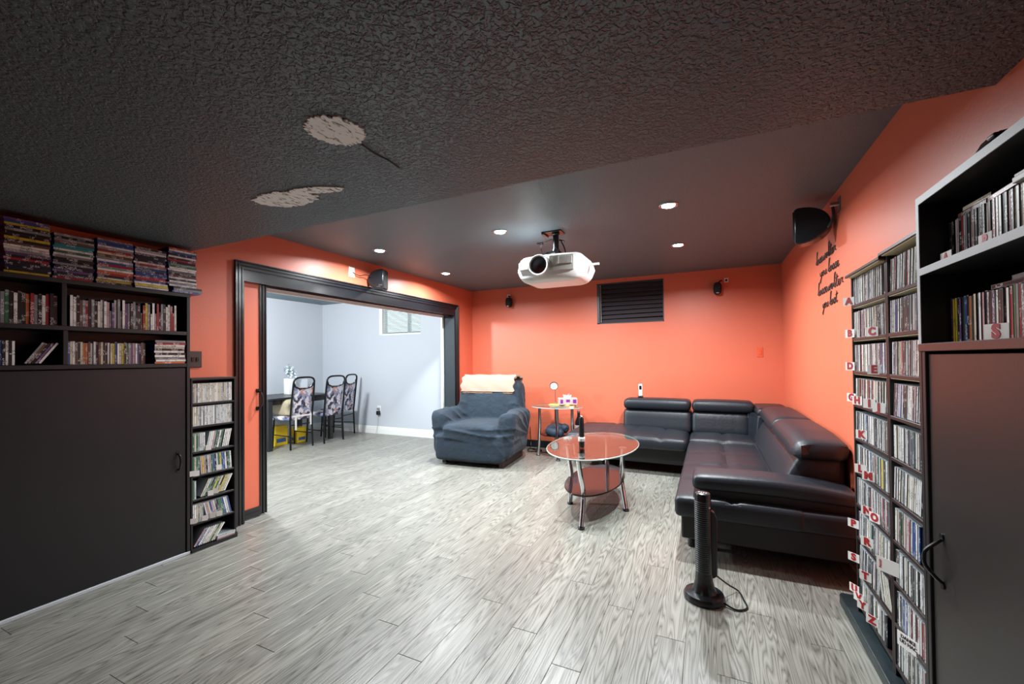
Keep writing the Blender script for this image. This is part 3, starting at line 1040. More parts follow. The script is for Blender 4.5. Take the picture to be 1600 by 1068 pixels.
b.box(-0.105, -0.07, -0.0612, -0.060, 0.02, 0.068); b.box(0.06, 0.105, -0.0612, -0.060, 0.02, 0.068); b.box(-0.03, 0.02, -0.0612, -0.060, 0.035, 0.068)
b.box(0.120, 0.1212, -0.042, 0.042, 0.018, 0.068)
b.build('purple_panel', M['purple'], t, smooth=False)
b = MB()
b.prism([(-0.05, 0), (0.04, 0), (0.055, 0.04), (0.03, 0.03), (0.02, 0.065), (-0.005, 0.035), (-0.06, 0.045)], lambda x, z: (x, -0.006 + 0.02 * math.sin(z * 60), 0.084 + z), lambda x, z: (x * 0.8, 0.010 + 0.02 * math.sin(z * 60), 0.084 + z * 0.9))
b.build('tissue', M['paper'], t)
mx_, my_ = -1.885, 5.36
t = thing('makeup_mirror', 'round mirror with dark back on thin rod standing on side table', 'mirror', (mx_, my_, tz))
b = MB(); b.lathe([(0.055, tz + 0.0365), (0.057, tz + 0.042), (0.02, tz + 0.050), (0.005, tz + 0.055)], (mx_, my_, 0), 24)
b.build('base', M['steel'], t)
b = MB(); b.tube([(mx_, my_, tz + 0.05), (mx_ - 0.004, my_, tz + 0.22)], 0.0045, 8)
b.build('rod', M['steel'], t)
Tm = Matrix.Translation((mx_ - 0.02, my_, tz + 0.27)) @ Matrix.Rotation(0.35, 4, 'Z') @ Matrix.Rotation(math.radians(-68), 4, 'X')
MB().lathe([(0.001, 0.06), (0.035, 0.05), (0.055, 0.02), (0.058, 0.0), (0.052, -0.004)], (0, 0, 0), 28, Tm).build('shell', M['plastic'], t)
MB().lathe([(0.050, -0.0045), (0.050, -0.008), (0.001, -0.0085)], (0, 0, 0), 28, Tm).build('mirror_face', mat('mirror_face', 'F2F4F4', 0.15, 0.2), t)
# neck pillow on the lower shelf
b = MB()
ring = [(-1.83 + 0.115 * math.cos(a), 5.30 + 0.095 * math.sin(a), 0.355 + 0.02 * math.sin(a)) for a in [0.5 + i * (2 * PI - 1.2) / 18 for i in range(19)]]
b.tube(ring, [0.03] + [0.058 + 0.006 * math.sin(i * 2) for i in range(17)] + [0.03], 14)
tag(b.build('neck_pillow', M['navy'], None, (-1.83, 5.30, 0.295)), 'dark blue curved neck pillow on lower shelf of side table', 'pillow')
# things around it
b = MB()
b.lathe([(0.10, 0.0), (0.105, 0.01), (0.125, 0.22), (0.12, 0.22), (0.10, 0.015), (0.001, 0.012)], (-1.80, 5.52, 0), 24)
tag(b.build('waste_bin', M['wplastic'], None, (-1.80, 5.52, 0)), 'small white bin on the floor behind the side table', 'bin')
t = thing('bottle', 'dark bottle with pale label beside the sofa end at the back wall', 'bottle', (-1.66, 5.68, 0))
MB().lathe([(0.05, 0), (0.052, 0.01), (0.052, 0.42), (0.02, 0.50), (0.02, 0.55)], (-1.66, 5.68, 0), 20).build('body', M['plastic'], t)
MB().lathe([(0.0525, 0.30), (0.0535, 0.30), (0.0535, 0.38), (0.0525, 0.38)], (-1.66, 5.68, 0), 20).build('paper_label', M['card'], t)
MB().lathe([(0.022, 0.55), (0.022, 0.575), (0.02, 0.58)], (-1.66, 5.68, 0), 14).build('cap', M['steel'], t)
b = MB()
pts = [(-2.27 + 0.10 * math.cos(a) * (1 + 0.1 * math.sin(3 * a)), 5.52 + 0.09 * math.sin(a), 0.008 + 0.004 * (i % 3)) for i, a in enumerate([k * 0.45 for k in range(30)])]
b.tube(spl([(-2.42, 5.74, 0.3), (-2.40, 5.72, 0.05), (-2.36, 5.62, 0.008)] + pts + [(-2.12, 5.45, 0.008), (-1.97, 5.50, 0.008)], 3), 0.005, 6)
tag(b.build('power_cord', M['plastic'], None, (-2.27, 5.52, 0)), 'black power cord coiled on the floor behind the recliner', 'cord')

# ================================================================== TOWER HEATER
FX, FY = -0.045, 2.50
ht = thing('tower_heater', 'slim black tower heater on round base in front of the sofa arm', 'heater', (FX, FY, 0))
MB().lathe([(0.098, 0.0), (0.103, 0.006), (0.103, 0.02), (0.096, 0.034), (0.070, 0.043), (0.001, 0.046)], (FX, FY, 0), 40).build('base', M['plastic'], ht)
MB().lathe([(0.066, 0.040), (0.054, 0.06), (0.045, 0.10), (0.042, 0.14)], (FX, FY, 0), 32).build('neck', M['plastic'], ht)
b = MB(); b.lathe([(0.040, 0.13), (0.041, 0.14), (0.041, 0.555), (0.037, 0.565)], (FX, FY, 0), 32)
b.build('body', M['plastic'], ht)
b = MB()
for k in range(34):       # grille bars on the room side
    z = 0.155 + k * 0.0112
    b.tube([(FX + 0.0425 * math.cos(a), FY + 0.0425 * math.sin(a), z) for a in [math.radians(195 + 11 * i) for i in range(11)]], 0.0024, 5)
b.build('grille', mat('heater_grille', '55585B', 0.35, 0.3), ht)
b = MB()
Tt = Matrix.Translation((FX, FY, 0.566)) 
b.lathe([(0.037, 0), (0.034, 0.002), (0.001, 0.002)], (0, 0, 0), 28, Tt)
b.build('top_panel', mat('heater_top', '303236', 0.3), ht)
b = MB()
for i in range(4):
    b.lathe([(0.0045, 0), (0.004, 0.0035)], (FX - 0.018 + 0.012 * i, FY + 0.004 - 0.004 * i, 0.567), 10)
b.build('button', M['wplastic'], ht)
b = MB()
b.prism([(0.0, 0.0), (0.030, 0.02), (0.034, 0.33), (0.020, 0.36), (0.0, 0.37)], lambda u, z: (FX + 0.036 + u, FY + 0.014, 0.10 + z), lambda u, z: (FX + 0.036 + u, FY + 0.050, 0.10 + z))
b.build('rear_housing', M['plastic'], ht, bevel=0.006)
b = MB(); b.lathe([(0.007, 0), (0.006, 0.004)], (0, 0, 0), 12, Matrix.Translation((FX + 0.030, FY - 0.029, 0.50)) @ Matrix.Rotation(math.radians(90), 4, 'X') @ Matrix.Rotation(math.radians(45), 4, 'Y'))
b.build('indicator', M['steel'], ht)
b = MB()
b.tube(spl([(FX + 0.065, FY + 0.045, 0.11), (FX + 0.12, FY + 0.10, 0.05), (FX + 0.17, FY + 0.14, 0.007), (FX + 0.19, FY + 0.06, 0.006), (FX + 0.20, FY - 0.02, 0.006), (FX + 0.15, FY - 0.06, 0.006), (FX + 0.095, FY - 0.03, 0.012)], 7), 0.0045, 7)
b.build('power_cord', M['plastic'], ht)

# ================================================================== PROJECTOR
PX, PY, PZ = -1.19, 3.42, 2.055
pj = thing('projector', 'white home projector hanging from a black ceiling mount', 'projector', (PX, PY, 2.39))
def pbody(p):
    t = (p.z - (PZ - 0.115)) / 0.23
    k = 1.0
    if t < 0.45:
        k = 0.70 + 0.30 * (t / 0.45) ** 0.55
    else:
        k = 1.0 - 0.14 * ((t - 0.45) / 0.55) ** 1.6
    p.x = PX + (p.x - PX) * k
    p.y = PY + (p.y - PY) * (0.85 + 0.15 * k)
    xx = (p.x - PX) / 0.31
    if p.y < PY:
        p.y += 0.06 * xx * xx
    return p
MB().soft(PX - 0.31, PX + 0.31, PY - 0.20, PY + 0.20, PZ - 0.115, PZ + 0.115, 0.055, 0.05, 0.0, pbody).build('body', M['wplastic'], pj)
LX, LZ = PX - 0.075, PZ + 0.02
Tl = Matrix.Translation((LX, PY - 0.185, LZ)) @ Matrix.Rotation(PI / 2, 4, 'X')
MB().lathe([(0.088, -0.03), (0.088, 0.02), (0.082, 0.032), (0.074, 0.030), (0.072, 0.012), (0.001, 0.011)], (0, 0, 0), 40, Tl).build('lens_ring', M['wplastic'], pj)
MB().lathe([(0.071, 0.013), (0.071, 0.020), (0.055, 0.026), (0.001, 0.031)], (0, 0, 0), 36, Tl).build('lens', mat('lens_glass', '1A1418', 0.05, coat=1.0), pj)
def facep(x0, x1, z0, z1, y, m, nm, ribs):
    b = MB()
    n = 6
    for i in range(n):
        xa, xb = x0 + (x1 - x0) * i / n, x0 + (x1 - x0) * (i + 1) / n
        ya, yb = [PY - 0.212 + 0.06 * ((x - PX) / 0.31) ** 2 + y for x in (xa, xb)]
        b.add([(xa, ya, z0), (xb, yb, z0), (xb, yb, z1), (xa, ya, z1), (xa, ya + 0.04, z0), (xb, yb + 0.04, z0), (xb, yb + 0.04, z1), (xa, ya + 0.04, z1)],
              [(0, 1, 2, 3), (7, 6, 5, 4), (0, 4, 5, 1), (3, 2, 6, 7), (0, 3, 7, 4), (1, 5, 6, 2)])
    o = b.build(nm, m, pj, smooth=False)
    if ribs:
        b = MB()
        k = 12
        for i in range(k):
            x = x0 + (x1 - x0) * (i + 0.5) / k
            yy = PY - 0.2125 + 0.06 * ((x - PX) / 0.31) ** 2 + y
            b.box(x - 0.0025, x + 0.0025, yy - 0.004, yy + 0.004, z0 + 0.004, z1 - 0.004)
        b.build('louvre', M['wplastic'], o, smooth=False)
facep(PX + 0.02, PX + 0.215, PZ - 0.035, PZ + 0.085, 0.0, mat('projector_grey_face', 'B9B7B1', 0.35), 'front_panel', False)
facep(PX + 0.10, PX + 0.205, PZ + 0.01, PZ + 0.078, -0.006, mat('vent_grey', '9F9C8E', 0.5), 'vent', True)
facep(PX - 0.265, PX - 0.17, PZ - 0.005, PZ + 0.06, -0.004, mat('vent_pale', 'DAD9D4', 0.5), 'vent', True)
b = MB()
b.box(PX - 0.095, PX + 0.075, PY - 0.07, PY + 0.05, 2.378, 2.39)
b.box(PX - 0.10, PX - 0.075, PY - 0.07, PY + 0.05, 2.366, 2.39)
b.build('ceiling_plate', M['plastic'], pj, bevel=0.002)
b = MB(); b.lathe([(0.034, 2.21), (0.034, 2.235), (0.026, 2.24), (0.026, 2.36), (0.034, 2.365), (0.034, 2.38)], (PX + 0.01, PY - 0.01, 0), 20)
b.build('pole', M['plastic'], pj)
b = MB()
b.box(PX - 0.07, PX + 0.06, PY - 0.08, PY + 0.06, 2.195, 2.212)
b.box(PX - 0.075, PX - 0.045, PY - 0.09, PY - 0.05, 2.165, 2.205)
b.box(PX + 0.03, PX + 0.06, PY - 0.09, PY - 0.05, 2.165, 2.205)
for sx in (-1, 1):
    b.tube([(PX, PY, 2.20), (PX + sx * 0.10, PY + 0.08, 2.165)], 0.008, 6)
    b.tube([(PX, PY, 2.20), (PX + sx * 0.10, PY - 0.08, 2.165)], 0.008, 6)
b.build('bracket', M['plastic'], pj)
b = MB()
b.tube(spl([(PX + 0.05, PY + 0.02, 2.31), (PX + 0.075, PY + 0.03, 2.25), (PX + 0.085, PY + 0.05, 2.17)]), 0.006, 6)
b.tube(spl([(PX - 0.02, PY - 0.02, 2.33), (PX - 0.11, PY - 0.02, 2.30), (PX - 0.13, PY, 2.26), (PX - 0.10, PY, 2.18)]), 0.004, 6)
b.box(PX - 0.155, PX - 0.10, PY - 0.035, PY - 0.015, 2.292, 2.312)
b.tube([(PX + 0.04, PY, 2.32), (PX + 0.085, PY - 0.01, 2.30)], 0.007, 6)
b.build('cable', M['plastic'], pj)
b = MB(); b.box(PX + 0.28, PX + 0.39, PY - 0.06, PY - 0.04, PZ + 0.006, PZ + 0.022, Matrix.Translation((0, 0, 0)))
b.build('side_tab', M['wplastic'], pj, smooth=False)['label'] = 'white tab sticking out at the side'

# ================================================================== SPEAKERS
def satellite(x, z, lx, label):
    t = thing('satellite_speaker', label, 'speaker', (x, YB, z), 'small speakers on the orange back wall')
    y = YB - 0.06
    b = MB()
    def sh(p):
        k = 1 - 0.35 * abs((p.z - z) / 0.075) ** 2.2
        p.x = x + (p.x - x) * k
        return p
    b.soft(x - 0.047, x + 0.047, y - 0.05, y + 0.04, z - 0.075, z + 0.07, 0.025, 0.02, 0, sh)
    b.build('cabinet', M['grille'], t)
    MB().box(x - 0.014, x + 0.014, y - 0.0525, y - 0.04, z - 0.067, z - 0.058).build('badge', M['steel'], t, smooth=False)
    b = MB(); b.tube([(x, y + 0.02, z + 0.055), (x + lx * 0.3, YB - 0.02, z + 0.095), (x + lx * 0.5, YB, z + 0.10)], 0.008, 8)
    b.build('arm', M['plastic'], t)
    b = MB()
    b.box(x + lx - 0.024, x + lx + 0.024, YB - 0.008, YB, z + 0.072, z + 0.128)
    b.build('wall_plate', M['white'], t, smooth=False, bevel=0.002)
    b = MB(); b.box(x + lx - 0.009, x + lx + 0.009, YB - 0.014, YB - 0.006, z + 0.088, z + 0.112)
    b.build('terminal', M['plastic'], t, smooth=False)
satellite(-2.735, 2.165, -0.03, 'small black speaker on back wall left of the projector')
satellite(0.10, 2.145, 0.10, 'small black speaker on back wall right of the blind')
def dipole(name, T, label, loc, plate_fn):
    t = thing(name, label, 'speaker', loc, 'large curved wall speakers')
    b = MB()
    prof = [(-0.085, -0.02)] + [(-0.085 + 0.19 * math.sin(a) * 0.95, -0.02 - 0.0 + 0.13 * (1 - math.cos(a)) * 0) for a in []]
    n = 16
    lo = [(-0.075, -0.105)]
    for i in range(n + 1):
        a = -PI / 2 + PI * i / n
        lo.append((-0.055 + 0.165 * math.cos(a), 0.115 * math.sin(a)))
    lo.append((-0.075, 0.105))
    b.prism(lo, lambda u, v: T @ Vector((u, v, -0.055)), lambda u, v: T @ Vector((u, v, 0.055)))
    b.build('cabinet', M['plastic'], t, bevel=0.008)
    b = MB(); b.box(-0.082, -0.070, -0.095, 0.095, -0.047, 0.047, T)
    b.build('grille', M['grille'], t, smooth=False)
    b = MB(); b.box(-0.06, -0.02, -0.07, -0.055, -0.0575, -0.054, T); b.box(-0.04, 0.0, -0.085, -0.075, -0.0575, -0.054, T)
    b.build('badge', M['steel'], t, smooth=False)
    plate_fn(t)
# right wall
def pf(t):
    b = MB(); b.box(XR - 0.006, XR, 3.325, 3.385, 2.235, 2.33)
    b.build('wall_plate', M['steel'], t, smooth=False, bevel=0.002)
    b = MB()
    b.tube([(XR, 3.355, 2.285), (XR - 0.05, 3.36, 2.285)], 0.014, 10)
    b.build('mount', M['steel'], t)
    b = MB()
    b.tube(spl([(XR - 0.035, 3.36, 2.275), (XR - 0.03, 3.38, 2.21), (XR - 0.05, 3.42, 2.16), (XR - 0.07, 3.44, 2.19)]), 0.009, 8)
    b.build('arm', M['plastic'], t)
def uvw(x, y, z, ux, uy, k=1.0):
    return Matrix.Translation((x, y, z)) @ Matrix(((ux * k, 0, uy * k, 0), (uy * k, 0, -ux * k, 0), (0, k, 0, 0), (0, 0, 0, 1)))
Tr = uvw(0.64, 3.50, 2.20, 0.96, -0.28, 1.1)
dipole('wall_speaker', Tr, 'big black curved speaker on silver bracket high on the right wall', (XR, 3.4, 2.2), pf)
def pf2(t):
    b = MB(); b.box(XL, XL + 0.006, 3.245, 3.325, 2.19, 2.295)
    b.build('wall_plate', M['white'], t, smooth=False, bevel=0.002)
    b = MB(); b.box(XL + 0.006, XL + 0.012, 3.26, 3.31, 2.215, 2.27); b.build('terminal', M['gplastic'], t, smooth=False)
    b = MB(); b.tube(spl([(XL + 0.01, 3.29, 2.24), (XL + 0.03, 3.36, 2.215), (XL + 0.06, 3.42, 2.23), (XL + 0.09, 3.47, 2.22)]), 0.004, 6)
    b.build('cable', M['plastic'], t)
Tl2 = uvw(XL + 0.125, 3.56, 2.19, -0.95, -0.3)
dipole('wall_speaker', Tl2, 'big black curved speaker on left wall resting above the wide opening', (XL, 3.5, 2.1), pf2)

# switch plates and outlets
t = thing('light_switch', 'orange painted light switch plate on the back wall', 'light switch', (0.541, YB, 1.355))
MB().box(0.508, 0.574, YB - 0.006, YB, 1.295, 1.415).build('plate', M['plate_orange'], t, smooth=False, bevel=0.003)
MB().box(0.526, 0.556, YB - 0.011, YB - 0.005, 1.325, 1.385).build('rocker', M['plate_orange'], t, smooth=False, bevel=0.002)
t = thing('light_switch', 'dark brown switch plate on left wall beside the black media cabinet', 'light switch', (XL, 1.81, 1.33))
MB().box(XL, XL + 0.008, 1.70, 1.835, 1.265, 1.385).build('plate', M['plate_brown'], t, smooth=False, bevel=0.003)
b = MB()
for y in (1.735, 1.765, 1.795):
    b.box(XL + 0.008, XL + 0.013, y, y + 0.016, 1.31, 1.34)
b.build('rocker', M['plastic'], t, smooth=False)
t = thing('wall_outlet', 'white wall outlet with black plug and cord in the dining room', 'outlet', (-5.36, YB, 0.42))
MB().box(-5.40, -5.32, YB - 0.006, YB, 0.37, 0.50).build('plate', M['white'], t, smooth=False, bevel=0.003)
MB().soft(-5.385, -5.325, YB - 0.06, YB - 0.005, 0.335, 0.41, 0.014, 0.03).build('plug', M['plastic'], t)
MB().soft(-5.38, -5.34, YB - 0.045, YB - 0.005, 0.425, 0.465, 0.012, 0.03).build('adapter', M['steel'], t)
b = MB(); b.tube(spl([(-5.36, YB - 0.03, 0.34), (-5.37, YB - 0.03, 0.22), (-5.385, YB - 0.03, 0.10), (-5.39, YB - 0.05, 0.006)]), 0.0035, 6)
b.build('cord', M['gplastic'], t)

# ================================================================== LEFT MEDIA CABINET
LX0 = -3.222
L0, L1 = 0.30, 1.66
lc = thing('media_cabinet', 'black media cabinet with two open shelves over a big door on left wall', 'cabinet', (LX0, L1, 0))
BW = M['blackwood']
XB = XL + 0.004
def pan(name, x0, x1, y0, y1, z0, z1, m, par, bev=0.0015):
    return MB().box(x0, x1, y0, y1, z0, z1).build(name, m, par, smooth=False, bevel=bev, seg=1)
pan('side_panel', XB, LX0, L1 - 0.020, L1, 0, 1.768, BW, lc)
pan('side_panel', XB, LX0, L0, L0 + 0.02, 0, 1.768, BW, lc)
pan('top_board', XB, LX0 + 0.002, L0, L1 + 0.002, 1.748, 1.772, BW, lc)
pan('shelf', XB, LX0, L0 + 0.02, L1 - 0.02, 1.488, 1.512, BW, lc)
pan('shelf', XB, LX0, L0 + 0.02, L1 - 0.02, 1.272, 1.296, BW, lc)
pan('divider', XB, LX0 - 0.003, 1.036, 1.056, 1.296, 1.488, BW, lc)
pan('divider', XB, LX0 - 0.003, 1.030, 1.050, 1.512, 1.748, BW, lc)
pan('back_panel', XB, XB + 0.006, L0 + 0.02, L1 - 0.02, 0.0, 1.748, BW, lc)
pan('door', LX0 - 0.026, LX0 - 0.006, L0 + 0.02, L1 - 0.026, 0.022, 1.266, mat('black_door_board', '17181A', 0.40, bump=0.10, bscale=220, bdist=0.002, var=0.2, vscale=2.5), lc)
pan('toe_strip', LX0 - 0.012, LX0 + 0.003, L0, L1, 0.0, 0.018, M['edge'], lc)
hd = MB()
hd.tube(spl([(LX0 - 0.004, 1.588, 0.693), (LX0 + 0.020, 1.588, 0.680), (LX0 + 0.028, 1.590, 0.640), (LX0 + 0.020, 1.588, 0.598), (LX0 - 0.004, 1.588, 0.585)]), 0.006, 8)
hd.lathe([(0.011, 0), (0.011, 0.004)], (0, 0, 0), 12, Matrix.Translation((LX0 - 0.007, 1.588, 0.70)) @ Matrix.Rotation(PI / 2, 4, 'Y'))
hd.lathe([(0.011, 0), (0.011, 0.004)], (0, 0, 0), 12, Matrix.Translation((LX0 - 0.007, 1.588, 0.578)) @ Matrix.Rotation(PI / 2, 4, 'Y'))
hd.build('handle', M['plastic'], lc)['label'] = 'black pull handle'

# tower of shelves next to it
T0Y, T1Y = 1.664, 1.968
tw_ = thing('disc_tower', 'narrow black shelf tower of CDs between media cabinet and door casing', 'shelf', (LX0, T1Y, 0))
pan('side_panel', XB, LX0, T0Y, T0Y + 0.012, 0.0, 1.185, BW, tw_)
pan('side_panel', XB, LX0, T1Y - 0.014, T1Y, 0.0, 1.185, BW, tw_)
pan('top_board', XB, LX0 + 0.002, T0Y, T1Y + 0.002, 1.178, 1.192, BW, tw_)
TSH = [1.019, 0.859, 0.684, 0.520, 0.356, 0.193]
for z in TSH:
    pan('shelf', XB, LX0 - 0.002, T0Y + 0.012, T1Y - 0.014, z - 0.014, z, BW, tw_)
pan('back_panel', XB, XB + 0.005, T0Y, T1Y, 0, 1.185, BW, tw_)
b = MB()
b.prism([(XB, T0Y), (LX0 + 0.012, T0Y), (LX0 + 0.012, T1Y + 0.0), (LX0 - 0.02, T1Y + 0.022), (XB + 0.05, T1Y + 0.022), (XB + 0.05, T1Y), (XB, T1Y)], lambda x, y: (x, y, 0.0), lambda x, y: (x, y, 0.022))
b.build('base_board', BW, tw_, smooth=False)

# ================================================================== RIGHT CABINET
RX0 = 0.575
RY0, RY1 = 0.55, 1.679
XBR = XR - 0.004
rcb = thing('media_cabinet', 'dark cabinet with two grey-edged shelves over a tall door on the right wall', 'cabinet', (RX0, RY1, 0))
DB = M['brownwood']
def edged(name, x0, x1, y0, y1, z0, z1, par, vertical=False):
    o = pan(name, x0 + 0.002, x1, y0, y1, z0, z1, BW, par)
    MB().box(x0, x0 + 0.002, y0, y1, z0, z1).build('edge_band', M['edge'], o, smooth=False)['label'] = 'speckled grey edge band'
    return o
edged('side_panel', RX0, XBR, RY1 - 0.018, RY1, 1.334, 1.774, rcb)
pan('side_panel', RX0, XBR, RY1 - 0.018, RY1, 0.0, 1.311, BW, rcb)
edged('side_panel', RX0, XBR, RY0, RY0 + 0.018, 0.0, 1.774, rcb)
edged('top_board', RX0, XBR, RY0 + 0.018, RY1 - 0.018, 1.752, 1.774, rcb)
edged('shelf', RX0, XBR, RY0 + 0.018, RY1 - 0.018, 1.538, 1.559, rcb)
pan('shelf', RX0 - 0.002, XBR, RY0 + 0.018, RY1 + 0.0, 1.311, 1.334, mat('red_brown_board', '4A2E2A', 0.38, bump=0.05, bscale=160), rcb)
pan('back_panel', XBR - 0.005, XBR, RY0 + 0.018, RY1 - 0.018, 0.0, 1.752, BW, rcb)
pan('door', RX0 + 0.008, RX0 + 0.026, RY0 + 0.02, RY1 - 0.040, 0.02, 1.303, mat('dark_door_board', '262321', 0.36, bump=0.08, bscale=220, bdist=0.002, var=0.2, vscale=2.5), rcb)
pan('stile', RX0 + 0.001, RX0 + 0.02, RY1 - 0.037, RY1 - 0.018, 0.0, 1.311, BW, rcb)
hd = MB()
hd.tube(spl([(RX0 + 0.008, 1.580, 0.785), (RX0 - 0.006, 1.580, 0.772), (RX0 - 0.026, 1.588, 0.745), (RX0 - 0.030, 1.590, 0.722), (RX0 - 0.026, 1.588, 0.700), (RX0 - 0.006, 1.580, 0.672), (RX0 + 0.008, 1.580, 0.66)]), 0.005, 8)
hd.lathe([(0.010, -0.002), (0.010, 0.004)], (0, 0, 0), 12, Matrix.Translation((RX0 + 0.006, 1.580, 0.79)) @ Matrix.Rotation(PI / 2, 4, 'Y'))
hd.lathe([(0.010, -0.002), (0.010, 0.004)], (0, 0, 0), 12, Matrix.Translation((RX0 + 0.006, 1.580, 0.655)) @ Matrix.Rotation(PI / 2, 4, 'Y'))
hd.build('handle', M['plastic'], rcb)['label'] = 'black pull handle'
t = thing('desk_ornament', 'small dark rounded object lying on top of the right cabinet', 'ornament', (0.62, 1.345, 1.774))
MB().soft(0.58, 0.66, 1.30, 1.39, 1.774, 1.795, 0.02, 0.02, 0.015).build('body', M['plastic'], t)
MB().soft(0.585, 0.61, 1.31, 1.34, 1.79, 1.80, 0.004, 0.02).build('knob', M['leather'], t)

# ================================================================== RIGHT CD RACKS
KX = 0.640
KZ = [1.5485 - 0.1613 * k for k in range(10)]     # tops of the ten shelves
def rack(y0, y1, top, label):
    t = thing('cd_rack', label, 'rack', (KX, y1, 0), 'tall CD racks on the right wall')
    pan('side_panel', KX, XBR, y1 - 0.014, y1, 0.05, top, DB, t)
    pan('side_panel', KX, XBR, y0, y0 + 0.014, 0.05, top, DB, t)
    pan('back_panel', XBR - 0.005, XBR, y0, y1, 0.05, top, BW, t)
    o = pan('top_board', KX - 0.022, XBR, y0 - 0.0, y1 + 0.008, top, top + 0.012, DB, t)
    MB().box(KX - 0.016, XBR - 0.005, y0 + 0.014, y1 - 0.014, top - 0.004, top).build('underside', M['cream'], o, smooth=False)['label'] = 'cream raw underside'
    for k, z in enumerate(KZ):
        o = pan('shelf', KX, XBR - 0.005, y0 + 0.014, y1 - 0.014, z - 0.014, z, DB, t)
        if k < 3:
            MB().box(KX + 0.004, XBR - 0.005, y0 + 0.014, y1 - 0.014, z - 0.017, z - 0.014).build('underside', M['cream'], o, smooth=False)['label'] = 'cream raw underside'
    return t
rack(2.146, 2.600, 1.686, 'far CD rack, left of the two, nearest the sofa arm')
rack(1.684, 2.144, 1.698, 'near CD rack, right of the two, against the right cabinet')
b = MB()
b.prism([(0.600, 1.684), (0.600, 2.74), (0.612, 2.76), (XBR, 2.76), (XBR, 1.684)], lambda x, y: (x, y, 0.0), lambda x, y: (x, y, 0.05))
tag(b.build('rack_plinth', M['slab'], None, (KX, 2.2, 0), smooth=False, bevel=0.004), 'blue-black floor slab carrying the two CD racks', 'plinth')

# ================================================================== CASES
PAL = {'white': 'F0EEE9', 'pale': 'D2D5D4', 'cream': 'D3C9AE', 'grey': '84888B', 'black': '16171A', 'red': '9E1F24', 'blue': '2C4E92', 'green': '2F6B47',
       'yellow': 'D6BE33', 'brown': '6B4634', 'purple': '6A4A78', 'teal': '2B8C93', 'orange': 'C96A2E', 'pink': 'C9A0A6'}
def case_mesh(name, t, d, h, shell, inset=0.0012):
    b = MB()
    b.cur = 0
    vs = [(0, 0, 0), (d, 0, 0), (d, t, 0), (0, t, 0), (0, 0, h), (d, 0, h), (d, t, h), (0, t, h)]
    e, g = inset * 0.6, inset
    vs += [(0, e, g), (0, t - e, g), (0, t - e, h - g), (0, e, h - g)]
    fs = [(0, 3, 2, 1), (4, 5, 6, 7), (0, 1, 5, 4), (1, 2, 6, 5), (2, 3, 7, 6), (0, 8, 9, 3), (3, 9, 10, 7), (7, 10, 11, 4), (4, 11, 8, 0)]
    b.add(vs, fs, 0)
    b.add([(0.0004, e, g), (0.0004, t - e, g), (0.0004, t - e, h - g), (0.0004, e, h - g)], [(0, 3, 2, 1)], 1)
    return b.mesh(name, [shell, M['spine']], smooth=False)
CD_T, CD_D, CD_H = 0.0104, 0.118, 0.1255
ME = {'cd': case_mesh('cd_case', CD_T, CD_D, CD_H, M['shell_clear'], 0.0014),
      'dvd': case_mesh('dvd_case', 0.0140, 0.135, 0.185, M['shell_black'], 0.0007),
      'blu': case_mesh('dvd_case', 0.0125, 0.135, 0.172, M['shell_blue'], 0.0007),
      'cds': case_mesh('cd_case', CD_T, CD_D, CD_H, M['shell_black'], 0.0006)}
def put(mesh, name, T, colr, label, cat, group):
    o = bpy.data.objects.new(name, ME[mesh])
    o.matrix_world = T
    c = lin(PAL[colr])
    o.color = (c[0], c[1], c[2], 0.85 if sum(c[:3]) < 0.9 else 0.05)
    o['label'] = label; o['category'] = cat; o['group'] = group
    col.objects.link(o)
    return o
class Mass:
    """cases past the limit for single objects: one mesh, still one box with a spine per case"""
    def __init__(s):
        s.b = MB(); s.c = []
    def put(s, T, colr):
        me = ME['cd']
        o = len(s.b.v)
        s.b.v.extend(T @ v.co for v in me.vertices)
        c = lin(PAL[colr])
        c = (c[0], c[1], c[2], 0.85 if sum(c[:3]) < 0.9 else 0.05)
        for p in me.polygons:
            s.b.f.append(tuple(o + i for i in p.vertices)); s.b.mi.append(p.material_index); s.c.append(c)
    def build(s):
        me = s.b.mesh('cd_cases', [M['shell_clear'], M['spine_mass']], smooth=False)
        a = me.color_attributes.new('tint', 'FLOAT_COLOR', 'CORNER')
        k = 0
        for p in me.polygons:
            for _ in p.loop_indices:
                a.data[k].color = s.c[p.index]; k += 1
        o = bpy.data.objects.new('cd_cases', me)
        col.objects.link(o)
        return tag(o, 'hundreds of thin CD cases filling far rack and narrow wall tower', 'cd cases', None, 'stuff')
mass = Mass()
CDW = ['white'] * 9 + ['pale'] * 4 + ['grey'] * 2 + ['black'] * 7 + ['cream'] * 3 + ['pink', 'red', 'blue', 'green', 'purple', 'brown', 'white', 'pale']
def rightT(y_left, z, lean=0.0, x=KX + 0.004, push=0.0):
    """spine looks to -x; row runs from +y (left in view) to -y; lean tips the top"""
    return Matrix.Translation((x + push, y_left, z)) @ Matrix.Rotation(lean, 4, 'X') @ Matrix.Translation((0, -CD_T, 0))
